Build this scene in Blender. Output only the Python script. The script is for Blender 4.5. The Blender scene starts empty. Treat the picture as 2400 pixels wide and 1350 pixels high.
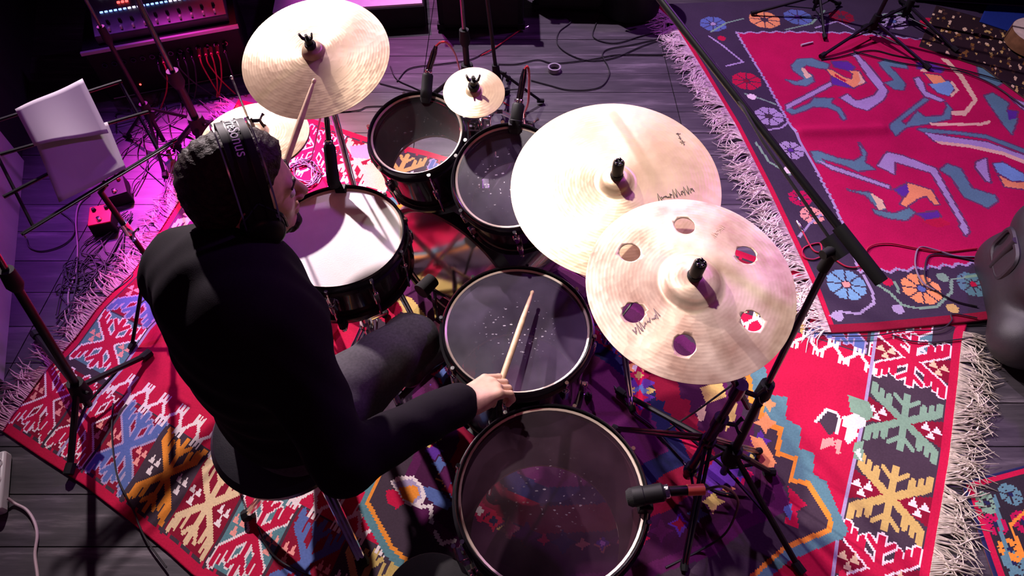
import bpy, bmesh, math, random
import numpy as np
from mathutils import Vector, Matrix

random.seed(7)
rng = np.random.default_rng(7)
scene = bpy.context.scene
COL = scene.collection

# ------------------------------------------------------------------ camera, world, lights, exposure
CAM_H, CAM_PITCH, CAM_F = 1.95, math.radians(53.0), 1500.0      # metres, angle below the horizon, focal length for a 2400 px frame
cam_data = bpy.data.cameras.new('camera')
cam_data.sensor_fit = 'HORIZONTAL'
cam_data.sensor_width = 36.0
cam_data.lens = 36.0 * CAM_F / 2400.0
cam_data.clip_start = 0.02
cam = bpy.data.objects.new('camera', cam_data)
COL.objects.link(cam)
cam.location = (0, 0, CAM_H)
cam.rotation_euler = (math.pi / 2 - CAM_PITCH, 0, 0)
scene.camera = cam

world = bpy.data.worlds.new('stage_world')
scene.world = world
world.use_nodes = True
world.node_tree.nodes['Background'].inputs['Color'].default_value = (0.30, 0.10, 0.42, 1)
world.node_tree.nodes['Background'].inputs['Strength'].default_value = 0.055

def spot(name, loc, target, color, watts, angle, blend=0.4, radius=0.06):
    d = bpy.data.lights.new(name, 'SPOT')
    d.energy = watts; d.color = color; d.spot_size = math.radians(angle)
    d.spot_blend = blend; d.shadow_soft_size = radius
    o = bpy.data.objects.new(name, d); COL.objects.link(o)
    o.location = loc
    o.rotation_euler = (Vector(target) - Vector(loc)).to_track_quat('-Z', 'Y').to_euler()
    return o

spot('back_spotlight', (-2.05, 3.97, 2.65), (0.05, 1.00, 0.4), (1.0, 0.82, 0.86), 1350, 56, 0.9, 0.04)
spot('top_spotlight', (-0.95, 1.95, 3.9), (0.58, 1.0, 0.3), (1.0, 0.88, 0.85), 640, 28, 0.9, 0.05)
spot('rug_fill', (-0.9, 4.6, 3.9), (1.25, 2.35, 0.0), (0.95, 0.70, 1.0), 950, 62, 0.9, 0.05)  # added fill lamp that brightens the crimson rug and far boards
spot('magenta_wash', (-2.5, 4.2, 3.3), (-1.22, 2.02, 0.0), (1.0, 0.05, 0.85), 4600, 18, 1.0, 0.04)
spot('magenta_back', (-1.2, 4.7, 3.2), (-0.62, 3.40, 0.1), (1.0, 0.10, 0.85), 420, 22, 0.7, 0.05)
spot('violet_wash', (-2.7, 3.6, 3.3), (-1.45, 1.85, 0.0), (0.45, 0.08, 1.0), 500, 26, 1.0, 0.04)
spot('white_wash_side', (-2.9, 2.4, 3.2), (-1.40, 1.76, 0.0), (0.95, 0.72, 1.0), 2600, 11, 1.0, 0.04)
spot('red_wash', (-1.6, 4.5, 3.2), (-1.10, 2.1, 0.0), (1.0, 0.03, 0.08), 700, 22, 0.9, 0.04)
spot('violet_fill', (2.6, 3.9, 3.6), (0.3, 1.1, 0.2), (0.60, 0.12, 1.0), 300, 75, 0.8, 0.15)
spot('red_fill', (0.8, -1.6, 3.6), (0.2, 0.9, 0.3), (1.0, 0.16, 0.22), 20, 70, 0.8, 0.3)

scene.view_settings.view_transform = 'Standard'
scene.view_settings.look = 'None'
scene.view_settings.gamma = 1.0
scene.view_settings.use_curve_mapping = False
scene.view_settings.exposure = 0.0

# ------------------------------------------------------------------ helpers
_c, _s = math.cos(CAM_PITCH), math.sin(CAM_PITCH)
def at(px, py, z=0.0):
    """World point at height z seen at photograph position (px, py)."""
    a, b = (px - 1200) / CAM_F, (py - 675) / CAM_F
    d = Vector((a, _c - b * _s, -_s - b * _c))
    return Vector((0, 0, CAM_H)) + d * ((z - CAM_H) / d.z)

def srgb(r, g, b):
    f = lambda c: (c / 12.92 if c <= 0.04045 else ((c + 0.055) / 1.055) ** 2.4)
    return (f(r / 255), f(g / 255), f(b / 255), 1.0)

MATS = {}
def mat(name, color=(0.5, 0.5, 0.5), rough=0.5, metal=0.0, noise=0.0, nscale=30.0, bump=0.0, bscale=120.0,
        spec=0.5, coat=0.0, emit=None, estr=0.0, sheen=0.0, stretch=(1, 1, 1)):
    if name in MATS: return MATS[name]
    m = bpy.data.materials.new(name); m.use_nodes = True
    nt = m.node_tree; p = nt.nodes['Principled BSDF']
    c = tuple(color[:3]) + (1.0,)
    p.inputs['Base Color'].default_value = c
    p.inputs['Roughness'].default_value = rough
    p.inputs['Metallic'].default_value = metal
    p.inputs['Specular IOR Level'].default_value = spec
    p.inputs['Coat Weight'].default_value = coat
    p.inputs['Sheen Weight'].default_value = sheen
    tc = nt.nodes.new('ShaderNodeTexCoord')
    mp = nt.nodes.new('ShaderNodeMapping'); mp.inputs['Scale'].default_value = stretch
    nt.links.new(tc.outputs['Object'], mp.inputs['Vector'])
    n = nt.nodes.new('ShaderNodeTexNoise'); n.inputs['Scale'].default_value = nscale; n.inputs['Detail'].default_value = 5
    nt.links.new(mp.outputs['Vector'], n.inputs['Vector'])
    if noise > 0:
        r = nt.nodes.new('ShaderNodeValToRGB')
        r.color_ramp.elements[0].position = 0.3; r.color_ramp.elements[1].position = 0.7
        r.color_ramp.elements[0].color = tuple(v * (1 - noise) for v in c[:3]) + (1,)
        r.color_ramp.elements[1].color = tuple(min(1, v * (1 + noise)) for v in c[:3]) + (1,)
        nt.links.new(n.outputs['Fac'], r.inputs['Fac']); nt.links.new(r.outputs['Color'], p.inputs['Base Color'])
    mr = nt.nodes.new('ShaderNodeMapRange')
    mr.inputs['To Min'].default_value = max(0.02, rough - 0.06); mr.inputs['To Max'].default_value = min(1, rough + 0.06)
    nt.links.new(n.outputs['Fac'], mr.inputs['Value']); nt.links.new(mr.outputs['Result'], p.inputs['Roughness'])
    if bump > 0:
        n2 = nt.nodes.new('ShaderNodeTexNoise'); n2.inputs['Scale'].default_value = bscale; n2.inputs['Detail'].default_value = 4
        nt.links.new(mp.outputs['Vector'], n2.inputs['Vector'])
        b = nt.nodes.new('ShaderNodeBump'); b.inputs['Strength'].default_value = bump; b.inputs['Distance'].default_value = 0.004
        nt.links.new(n2.outputs['Fac'], b.inputs['Height']); nt.links.new(b.outputs['Normal'], p.inputs['Normal'])
    if emit:
        p.inputs['Emission Color'].default_value = tuple(emit[:3]) + (1,); p.inputs['Emission Strength'].default_value = estr
    MATS[name] = m
    return m

OFFS = {}
def root(name, label, cat, loc=(0, 0, 0), group=None, M=None):
    """Empty at the base of a thing; with M its parts are built in local coordinates."""
    o = bpy.data.objects.new(name, None); COL.objects.link(o)
    o.empty_display_size = 0.05
    if M is not None:
        o.matrix_world = M; OFFS[o.name] = Vector((0, 0, 0))
    else:
        o.location = loc; OFFS[o.name] = Vector(loc)
    o['label'] = label; o['category'] = cat
    if group: o['group'] = group
    return o

def tag(o, label, cat, group=None, kind=None):
    o['label'] = label; o['category'] = cat
    if group: o['group'] = group
    if kind: o['kind'] = kind
    return o

class G:
    """Collects vertices and faces of one part."""
    def __init__(s): s.v = []; s.f = []
    def add(s, vs, fs):
        k = len(s.v); s.v.extend([tuple(p) for p in vs]); s.f.extend([tuple(i + k for i in f) for f in fs]); return s
    def box(s, c, size, R=None, taper=1.0):
        R = R or Matrix.Identity(3); c = Vector(c); x, y, z = [q / 2 for q in size]; vs = []
        for k in (-1, 1):
            t = taper if k > 0 else 1.0
            for (i, j) in ((-1, -1), (1, -1), (1, 1), (-1, 1)):
                vs.append(c + R @ Vector((i * x * t, j * y * t, k * z)))
        return s.add(vs, [(3, 2, 1, 0), (4, 5, 6, 7), (0, 1, 5, 4), (1, 2, 6, 5), (2, 3, 7, 6), (3, 0, 4, 7)])
    def tube(s, pts, r, n=8, closed=False, caps=True, flat=1.0, upv=None):
        pts = [Vector(p) for p in pts]; m = len(pts)
        rs = r if isinstance(r, (list, tuple)) else [r] * m
        vs = []; up = None
        for i in range(m):
            if closed: t = pts[(i + 1) % m] - pts[i - 1]
            else: t = pts[min(i + 1, m - 1)] - pts[max(i - 1, 0)]
            if t.length < 1e-9: t = Vector((0, 0, 1))
            t.normalize()
            if up is None:
                up = Vector(upv) if upv else (Vector((0, 0, 1)) if abs(t.z) < 0.9 else Vector((1, 0, 0)))
            up = (up - t * up.dot(t))
            if up.length < 1e-6: up = t.orthogonal()
            up.normalize(); sd = t.cross(up)
            for k in range(n):
                a = 2 * math.pi * k / n
                vs.append(pts[i] + (sd * math.cos(a) + up * math.sin(a) * flat) * rs[i])
        fs = []
        for i in range(m if closed else m - 1):
            j = (i + 1) % m
            for k in range(n):
                l = (k + 1) % n
                fs.append((i * n + k, i * n + l, j * n + l, j * n + k))
        if caps and not closed:
            fs.append(tuple(reversed(range(n)))); fs.append(tuple(range((m - 1) * n, m * n)))
        return s.add(vs, fs)
    def lathe(s, prof, M=None, n=40, closed=False):
        """prof: (radius, z) pairs revolved about local Z."""
        M = M or Matrix.Identity(4); vs = []; idx = []
        for (r, z) in prof:
            if r < 1e-6:
                idx.append([len(vs)] * n); vs.append(M @ Vector((0, 0, z)))
            else:
                idx.append(list(range(len(vs), len(vs) + n)))
                for k in range(n):
                    a = 2 * math.pi * k / n; vs.append(M @ Vector((r * math.cos(a), r * math.sin(a), z)))
        fs = []; m = len(prof)
        for i in range(m if closed else m - 1):
            A, B = idx[i], idx[(i + 1) % m]
            for k in range(n):
                l = (k + 1) % n; q = [A[k], A[l], B[l], B[k]]
                u = []
                for w in q:
                    if w not in u: u.append(w)
                if len(u) > 2: fs.append(tuple(u))
        return s.add(vs, fs)
    def build(s, name, m, parent=None, bevel=0.0, sharp=40, world=True, off=None):
        me = bpy.data.meshes.new(name)
        o_ = off if off is not None else (OFFS.get(parent.name, Vector((0, 0, 0))) if (parent is not None and world) else Vector((0, 0, 0)))
        vs = [(p[0] - o_[0], p[1] - o_[1], p[2] - o_[2]) for p in s.v]
        me.from_pydata(vs, [], s.f); me.validate(verbose=False); me.update()
        me.shade_smooth(); me.set_sharp_from_angle(angle=math.radians(sharp))
        me.materials.append(m)
        o = bpy.data.objects.new(name, me); COL.objects.link(o)
        if parent is not None:
            o.parent = parent; OFFS[o.name] = o_
        if bevel > 0:
            b = o.modifiers.new('bevel', 'BEVEL'); b.width = bevel; b.segments = 2; b.limit_method = 'ANGLE'
        return o

def frame(pos, normal, xdir=(1, 0, 0)):
    """Matrix at pos whose Z is normal."""
    z = Vector(normal).normalized(); x = Vector(xdir); x = (x - z * x.dot(z)).normalized(); y = z.cross(x)
    M = Matrix((x, y, z)).transposed().to_4x4(); M.translation = Vector(pos); return M

def cyl_between(a, b):
    a, b = Vector(a), Vector(b); return frame(a, b - a, (b - a).orthogonal()), (b - a).length

def spline(pts, sub=6):
    """Catmull-Rom through points."""
    p = [Vector(q) for q in pts]
    if len(p) < 3: return p
    p = [p[0] * 2 - p[1]] + p + [p[-1] * 2 - p[-2]]; out = []
    for i in range(1, len(p) - 2):
        a, b, c, d = p[i - 1:i + 3]
        for k in range(sub):
            t = k / sub
            out.append(0.5 * ((2 * b) + (c - a) * t + (2 * a - 5 * b + 4 * c - d) * t * t + (3 * b - a - 3 * c + d) * t ** 3))
    out.append(p[-2]); return out

# ------------------------------------------------------------------ materials
M_BLACK = mat('black_paint', (0.006, 0.0055, 0.007), 0.42, spec=0.25)
M_BLACKM = mat('black_matte', (0.007, 0.0065, 0.008), 0.6, noise=0.3, spec=0.25)
M_RUBBER = mat('black_rubber', (0.006, 0.006, 0.007), 0.7, spec=0.25)
M_CHROME = mat('chrome', (0.82, 0.80, 0.80), 0.13, 1.0)
M_DKCHROME = mat('dark_chrome', (0.12, 0.11, 0.125), 0.2, 1.0)
M_SHELL = mat('drum_shell_black', (0.018, 0.012, 0.016), 0.16, coat=0.6)
M_SHELLIN = mat('drum_shell_inside', (0.045, 0.011, 0.017), 0.6, spec=0.2, noise=0.3, nscale=14)
M_HOOP = mat('black_hoop', (0.02, 0.018, 0.022), 0.25, 0.3)
M_COLLAR = mat('head_collar', (0.62, 0.50, 0.42), 0.35, 0.2)
M_STICK = mat('hickory', (0.62, 0.42, 0.26), 0.5, noise=0.25, nscale=40, stretch=(1, 1, 0.2))
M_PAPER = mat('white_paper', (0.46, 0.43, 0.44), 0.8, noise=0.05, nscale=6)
M_CABLE = mat('black_cable', (0.016, 0.014, 0.018), 0.5)
M_REDCABLE = mat('red_cable', (0.42, 0.015, 0.03), 0.4)
M_PINKCABLE = mat('pale_cable', (0.42, 0.30, 0.34), 0.5)
M_REDPLASTIC = mat('red_plastic', (0.50, 0.012, 0.03), 0.35)
M_SKIN = mat('skin', (0.62, 0.36, 0.27), 0.5, noise=0.12, nscale=60, bump=0.06, bscale=500)
M_HAIR = mat('dark_hair', (0.028, 0.017, 0.015), 0.6, noise=0.5, nscale=90, bump=0.8, bscale=160, spec=0.22)
M_SWEATER = mat('black_sweater', (0.0075, 0.0045, 0.0085), 0.85, noise=0.2, nscale=200, bump=0.15, bscale=700, spec=0.15)
M_JEANS = mat('dark_grey_denim', (0.055, 0.050, 0.056), 0.85, noise=0.3, nscale=150, bump=0.2, bscale=600)
M_FOAM = mat('black_foam', (0.012, 0.011, 0.012), 0.9, bump=0.3, bscale=600)
M_GREYPL = mat('dark_moulded_plastic', (0.022, 0.020, 0.024), 0.45, noise=0.15, nscale=200, bump=0.25, bscale=900)
M_TEXT = mat('white_lettering', (0.75, 0.72, 0.75), 0.5)
M_INK = mat('black_ink', (0.05, 0.03, 0.02), 0.6)
M_LEDW = mat('led_white', (0.8, 0.8, 0.9), 0.4, emit=(0.75, 0.70, 1.0), estr=3.0)
M_LEDR = mat('led_red', (0.8, 0.1, 0.1), 0.4, emit=(1.0, 0.06, 0.05), estr=4.0)
M_LEDB = mat('led_blue', (0.2, 0.3, 0.9), 0.4, emit=(0.2, 0.35, 1.0), estr=3.0)

def head_material(name, haze, tint, marks):
    """Clear drumhead film: see-through, glossy, with a worn patch of stick marks."""
    m = bpy.data.materials.new(name); m.use_nodes = True; nt = m.node_tree; N = nt.nodes.new; L = nt.links.new
    nt.nodes.clear(); out = N('ShaderNodeOutputMaterial')
    tr = N('ShaderNodeBsdfTransparent'); tr.inputs['Color'].default_value = (0.86, 0.82, 0.86, 1)
    pb = N('ShaderNodeBsdfPrincipled'); pb.inputs['Base Color'].default_value = tint; pb.inputs['Roughness'].default_value = 0.3
    gl = N('ShaderNodeBsdfGlossy'); gl.inputs['Roughness'].default_value = 0.12
    tc = N('ShaderNodeTexCoord')
    n1 = N('ShaderNodeTexNoise'); n1.inputs['Scale'].default_value = 9; n1.inputs['Detail'].default_value = 6
    L(tc.outputs['Object'], n1.inputs['Vector'])
    mp = N('ShaderNodeMapping'); mp.inputs['Rotation'].default_value = (0, 0, 0.9); mp.inputs['Scale'].default_value = (70, 150, 1)
    L(tc.outputs['Object'], mp.inputs['Vector'])
    v = N('ShaderNodeTexVoronoi'); v.inputs['Scale'].default_value = 1.0; v.inputs['Randomness'].default_value = 1.0
    L(mp.outputs['Vector'], v.inputs['Vector'])
    lt = N('ShaderNodeMath'); lt.operation = 'LESS_THAN'; lt.inputs[1].default_value = 0.26; L(v.outputs['Distance'], lt.inputs[0])
    ln = N('ShaderNodeVectorMath'); ln.operation = 'LENGTH'; L(tc.outputs['Object'], ln.inputs[0])
    mr = N('ShaderNodeMapRange'); mr.inputs['From Min'].default_value = 0.02; mr.inputs['From Max'].default_value = 0.12
    mr.inputs['To Min'].default_value = 1.0; mr.inputs['To Max'].default_value = 0.0; L(ln.outputs['Value'], mr.inputs['Value'])
    n3 = N('ShaderNodeTexNoise'); n3.inputs['Scale'].default_value = 60; L(tc.outputs['Object'], n3.inputs['Vector'])
    g3 = N('ShaderNodeMath'); g3.operation = 'GREATER_THAN'; g3.inputs[1].default_value = 0.56; L(n3.outputs['Fac'], g3.inputs[0])
    mu = N('ShaderNodeMath'); mu.operation = 'MULTIPLY'; L(lt.outputs[0], mu.inputs[0]); L(mr.outputs['Result'], mu.inputs[1])
    mu2 = N('ShaderNodeMath'); mu2.operation = 'MULTIPLY'; L(mu.outputs[0], mu2.inputs[0]); L(g3.outputs[0], mu2.inputs[1])
    sc = N('ShaderNodeMath'); sc.operation = 'MULTIPLY'; sc.inputs[1].default_value = marks; L(mu2.outputs[0], sc.inputs[0])
    hz = N('ShaderNodeMapRange'); hz.inputs['From Min'].default_value = 0.3; hz.inputs['From Max'].default_value = 0.7
    hz.inputs['To Min'].default_value = haze * 0.6; hz.inputs['To Max'].default_value = haze * 1.4; L(n1.outputs['Fac'], hz.inputs['Value'])
    ad = N('ShaderNodeMath'); ad.operation = 'ADD'; ad.use_clamp = True; L(hz.outputs['Result'], ad.inputs[0]); L(sc.outputs[0], ad.inputs[1])
    mx = N('ShaderNodeMix'); mx.data_type = 'RGBA'; L(sc.outputs[0], mx.inputs['Factor'])
    mx.inputs['A'].default_value = tint; mx.inputs['B'].default_value = (0.75, 0.7, 0.75, 1); L(mx.outputs['Result'], pb.inputs['Base Color'])
    m1 = N('ShaderNodeMixShader'); L(ad.outputs[0], m1.inputs['Fac']); L(tr.outputs[0], m1.inputs[1]); L(pb.outputs[0], m1.inputs[2])
    fr = N('ShaderNodeFresnel'); fr.inputs['IOR'].default_value = 1.22
    m2 = N('ShaderNodeMixShader'); L(fr.outputs[0], m2.inputs['Fac']); L(m1.outputs[0], m2.inputs[1]); L(gl.outputs[0], m2.inputs[2])
    L(m2.outputs[0], out.inputs['Surface'])
    return m
M_HEADCLEAR = head_material('clear_drumhead', 0.02, (0.25, 0.2, 0.25, 1), 0.1)
M_HEADWORN = head_material('worn_clear_drumhead', 0.30, (0.16, 0.12, 0.20, 1), 0.9)
M_HEADBIG = head_material('hazy_clear_drumhead', 0.15, (0.13, 0.06, 0.10, 1), 0.4)
M_HEADWHITE = mat('white_coated_drumhead', (0.78, 0.74, 0.72), 0.45, noise=0.05, nscale=20, bump=0.08, bscale=300)

def cymbal_material(name, c1, c2, rough, metal):
    m = bpy.data.materials.new(name); m.use_nodes = True; nt = m.node_tree; N = nt.nodes.new; L = nt.links.new
    p = nt.nodes['Principled BSDF']
    tc = N('ShaderNodeTexCoord')
    n = N('ShaderNodeTexNoise'); n.inputs['Scale'].default_value = 13; n.inputs['Detail'].default_value = 5; L(tc.outputs['Object'], n.inputs['Vector'])
    r = N('ShaderNodeValToRGB'); r.color_ramp.elements[0].position = 0.35; r.color_ramp.elements[1].position = 0.68
    r.color_ramp.elements[0].color = c2; r.color_ramp.elements[1].color = c1
    L(n.outputs['Fac'], r.inputs['Fac']); L(r.outputs['Color'], p.inputs['Base Color'])
    p.inputs['Metallic'].default_value = metal; p.inputs['Roughness'].default_value = rough
    p.inputs['Anisotropic'].default_value = 0.75
    tg = N('ShaderNodeTangent'); tg.direction_type = 'RADIAL'; tg.axis = 'Z'; L(tg.outputs[0], p.inputs['Tangent'])
    sx = N('ShaderNodeSeparateXYZ'); L(tc.outputs['Object'], sx.inputs[0])
    cx = N('ShaderNodeCombineXYZ'); L(sx.outputs['X'], cx.inputs['X']); L(sx.outputs['Y'], cx.inputs['Y'])
    ln = N('ShaderNodeVectorMath'); ln.operation = 'LENGTH'; L(cx.outputs[0], ln.inputs[0])
    ml = N('ShaderNodeMath'); ml.operation = 'MULTIPLY'; ml.inputs[1].default_value = 900; L(ln.outputs['Value'], ml.inputs[0])
    sn = N('ShaderNodeMath'); sn.operation = 'SINE'; L(ml.outputs[0], sn.inputs[0])
    v = N('ShaderNodeTexVoronoi'); v.inputs['Scale'].default_value = 55; L(tc.outputs['Object'], v.inputs['Vector'])
    ad = N('ShaderNodeMath'); ad.operation = 'MULTIPLY_ADD'; L(sn.outputs[0], ad.inputs[0]); ad.inputs[1].default_value = 0.05; L(v.outputs['Distance'], ad.inputs[2])
    b = N('ShaderNodeBump'); b.inputs['Strength'].default_value = 0.22; b.inputs['Distance'].default_value = 0.002
    L(ad.outputs[0], b.inputs['Height']); L(b.outputs['Normal'], p.inputs['Normal'])
    return m
M_CYM = cymbal_material('cast_bronze', (0.76, 0.58, 0.37, 1), (0.60, 0.43, 0.27, 1), 0.42, 0.35)
M_CYM_RAW = cymbal_material('raw_bronze', (0.92, 0.74, 0.56, 1), (0.50, 0.32, 0.23, 1), 0.45, 0.35)

# ------------------------------------------------------------------ the stage: floor of boards, walls
def floor_material():
    m = bpy.data.materials.new('worn_black_boards'); m.use_nodes = True; nt = m.node_tree; N = nt.nodes.new; L = nt.links.new
    p = nt.nodes['Principled BSDF']; tc = N('ShaderNodeTexCoord'); ob = N('ShaderNodeObjectInfo')
    ge = N('ShaderNodeNewGeometry')
    mp = N('ShaderNodeMapping'); mp.inputs['Scale'].default_value = (1.6, 15, 15); L(ge.outputs['Position'], mp.inputs['Vector'])
    n = N('ShaderNodeTexNoise'); n.inputs['Scale'].default_value = 1.5; n.inputs['Detail'].default_value = 8; n.inputs['Roughness'].default_value = 0.65
    L(mp.outputs['Vector'], n.inputs['Vector'])
    r = N('ShaderNodeValToRGB'); e = r.color_ramp.elements
    e[0].position = 0.32; e[0].color = (0.022, 0.019, 0.024, 1); e[1].position = 0.72; e[1].color = (0.17, 0.145, 0.165, 1)
    k = e.new(0.55); k.color = (0.055, 0.047, 0.056, 1)
    L(n.outputs['Fac'], r.inputs['Fac'])
    hv = N('ShaderNodeHueSaturation'); mr = N('ShaderNodeMapRange'); mr.inputs['To Min'].default_value = 0.75; mr.inputs['To Max'].default_value = 1.25
    L(ob.outputs['Random'], mr.inputs['Value']); L(mr.outputs['Result'], hv.inputs['Value']); L(r.outputs['Color'], hv.inputs['Color'])
    L(hv.outputs['Color'], p.inputs['Base Color']); p.inputs['Roughness'].default_value = 0.5
    b = N('ShaderNodeBump'); b.inputs['Strength'].default_value = 0.25; b.inputs['Distance'].default_value = 0.003
    L(n.outputs['Fac'], b.inputs['Height']); L(b.outputs['Normal'], p.inputs['Normal'])
    return m
M_FLOOR = floor_material()
floor = G().box((0.4, 1.9, -0.045), (7.4, 6.2, 0.05)).build('floor', mat('subfloor', (0.01, 0.009, 0.01), 0.8, noise=0.2))
floor['kind'] = 'structure'
def plank_mesh(w, d):
    g = G(); g.box((0, 0, -0.01), (w, d, 0.02))
    me = bpy.data.meshes.new('plank'); me.from_pydata(g.v, [], g.f); me.update(); me.materials.append(M_FLOOR); return me
_cols = [(-3.25, -1.75), (-1.75, -0.45), (-0.45, 0.80), (0.80, 2.30), (2.30, 4.05)]
_pm = [plank_mesh(b - a - 0.004, 0.151) for a, b in _cols]
for r_ in range(40):
    y = -1.1 + 0.1545 * r_
    for ci, (a, b) in enumerate(_cols):
        o = bpy.data.objects.new('plank', _pm[ci]); COL.objects.link(o); o.parent = floor
        o.location = ((a + b) / 2, y, random.uniform(-0.0012, 0.0))

M_WALL = mat('pale_plaster', (0.55, 0.50, 0.55), 0.8, noise=0.08, nscale=8, bump=0.05)
wa, wb = at(8, 905), at(47, 480)
wd = (wb - wa).normalized(); wn = Vector((-wd.y, wd.x, 0))
a0, b0 = wa + wd * 0.02, wa + wd * 1.22
wl = G(); c_ = (a0 + b0) / 2 + wn * 0.05
wl.box((c_.x, c_.y, 1.3), ((b0 - a0).length, 0.1, 2.6), Matrix.Rotation(math.atan2(wd.y, wd.x), 3, 'Z'))
wl = wl.build('wall_left', M_WALL); wl['kind'] = 'structure'
wbk = G().box((0.4, 4.95, 1.7), (7.4, 0.1, 3.44)).build('wall_back', mat('black_drape', (0.012, 0.010, 0.014), 0.9, noise=0.3, nscale=4, stretch=(6, 1, 0.3)))
wbk['kind'] = 'structure'
c_ = wa + wd * 2.45 + wn * 0.06
wfl = G().box((c_.x, c_.y, 1.7), (2.46, 0.1, 3.44), Matrix.Rotation(math.atan2(wd.y, wd.x), 3, 'Z')).build('wall_left_far', MATS['black_drape'])
wfl['kind'] = 'structure'
# ------------------------------------------------------------------ rugs: woven cell by cell
def rug_material(name):
    m = bpy.data.materials.new(name); m.use_nodes = True; nt = m.node_tree; N = nt.nodes.new; L = nt.links.new
    p = nt.nodes['Principled BSDF']; a = N('ShaderNodeAttribute'); a.attribute_name = 'weave'
    tc = N('ShaderNodeTexCoord'); n = N('ShaderNodeTexNoise'); n.inputs['Scale'].default_value = 160; n.inputs['Detail'].default_value = 3
    L(tc.outputs['Object'], n.inputs['Vector'])
    n0 = N('ShaderNodeTexNoise'); n0.inputs['Scale'].default_value = 7; n0.inputs['Detail'].default_value = 4; L(tc.outputs['Object'], n0.inputs['Vector'])
    av = N('ShaderNodeMath'); av.operation = 'ADD'; L(n.outputs['Fac'], av.inputs[0]); L(n0.outputs['Fac'], av.inputs[1])
    mr = N('ShaderNodeMapRange'); mr.inputs['From Min'].default_value = 0.6; mr.inputs['From Max'].default_value = 1.4
    mr.inputs['To Min'].default_value = 0.78; mr.inputs['To Max'].default_value = 1.15; L(av.outputs[0], mr.inputs['Value'])
    hv = N('ShaderNodeHueSaturation'); L(a.outputs['Color'], hv.inputs['Color']); L(mr.outputs['Result'], hv.inputs['Value'])
    L(hv.outputs['Color'], p.inputs['Base Color']); p.inputs['Roughness'].default_value = 0.9; p.inputs['Specular IOR Level'].default_value = 0.15
    b = N('ShaderNodeBump'); b.inputs['Strength'].default_value = 0.3; b.inputs['Distance'].default_value = 0.002
    L(n.outputs['Fac'], b.inputs['Height']); L(b.outputs['Normal'], p.inputs['Normal'])
    return m
M_RUG = rug_material('woven_wool')

RED = srgb(182, 18, 62); CRIM = srgb(176, 12, 74); DARK = srgb(64, 50, 62); SLATE = srgb(58, 46, 66)
TEAL = srgb(86, 128, 136); CREAM = srgb(216, 190, 150); GOLD = srgb(190, 164, 96); ORANGE = srgb(226, 140, 52); WHITE = srgb(226, 214, 214)
LAV = srgb(160, 146, 180); PURP = srgb(88, 44, 140); BLUE = srgb(84, 104, 160); NAVY = srgb(30, 32, 72); SAGE = srgb(120, 156, 130)
PINK = srgb(226, 150, 140); PLUM = srgb(84, 24, 74); SKY = srgb(110, 158, 190); SALMON = srgb(226, 150, 96); MAROON = srgb(128, 14, 44)

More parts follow.
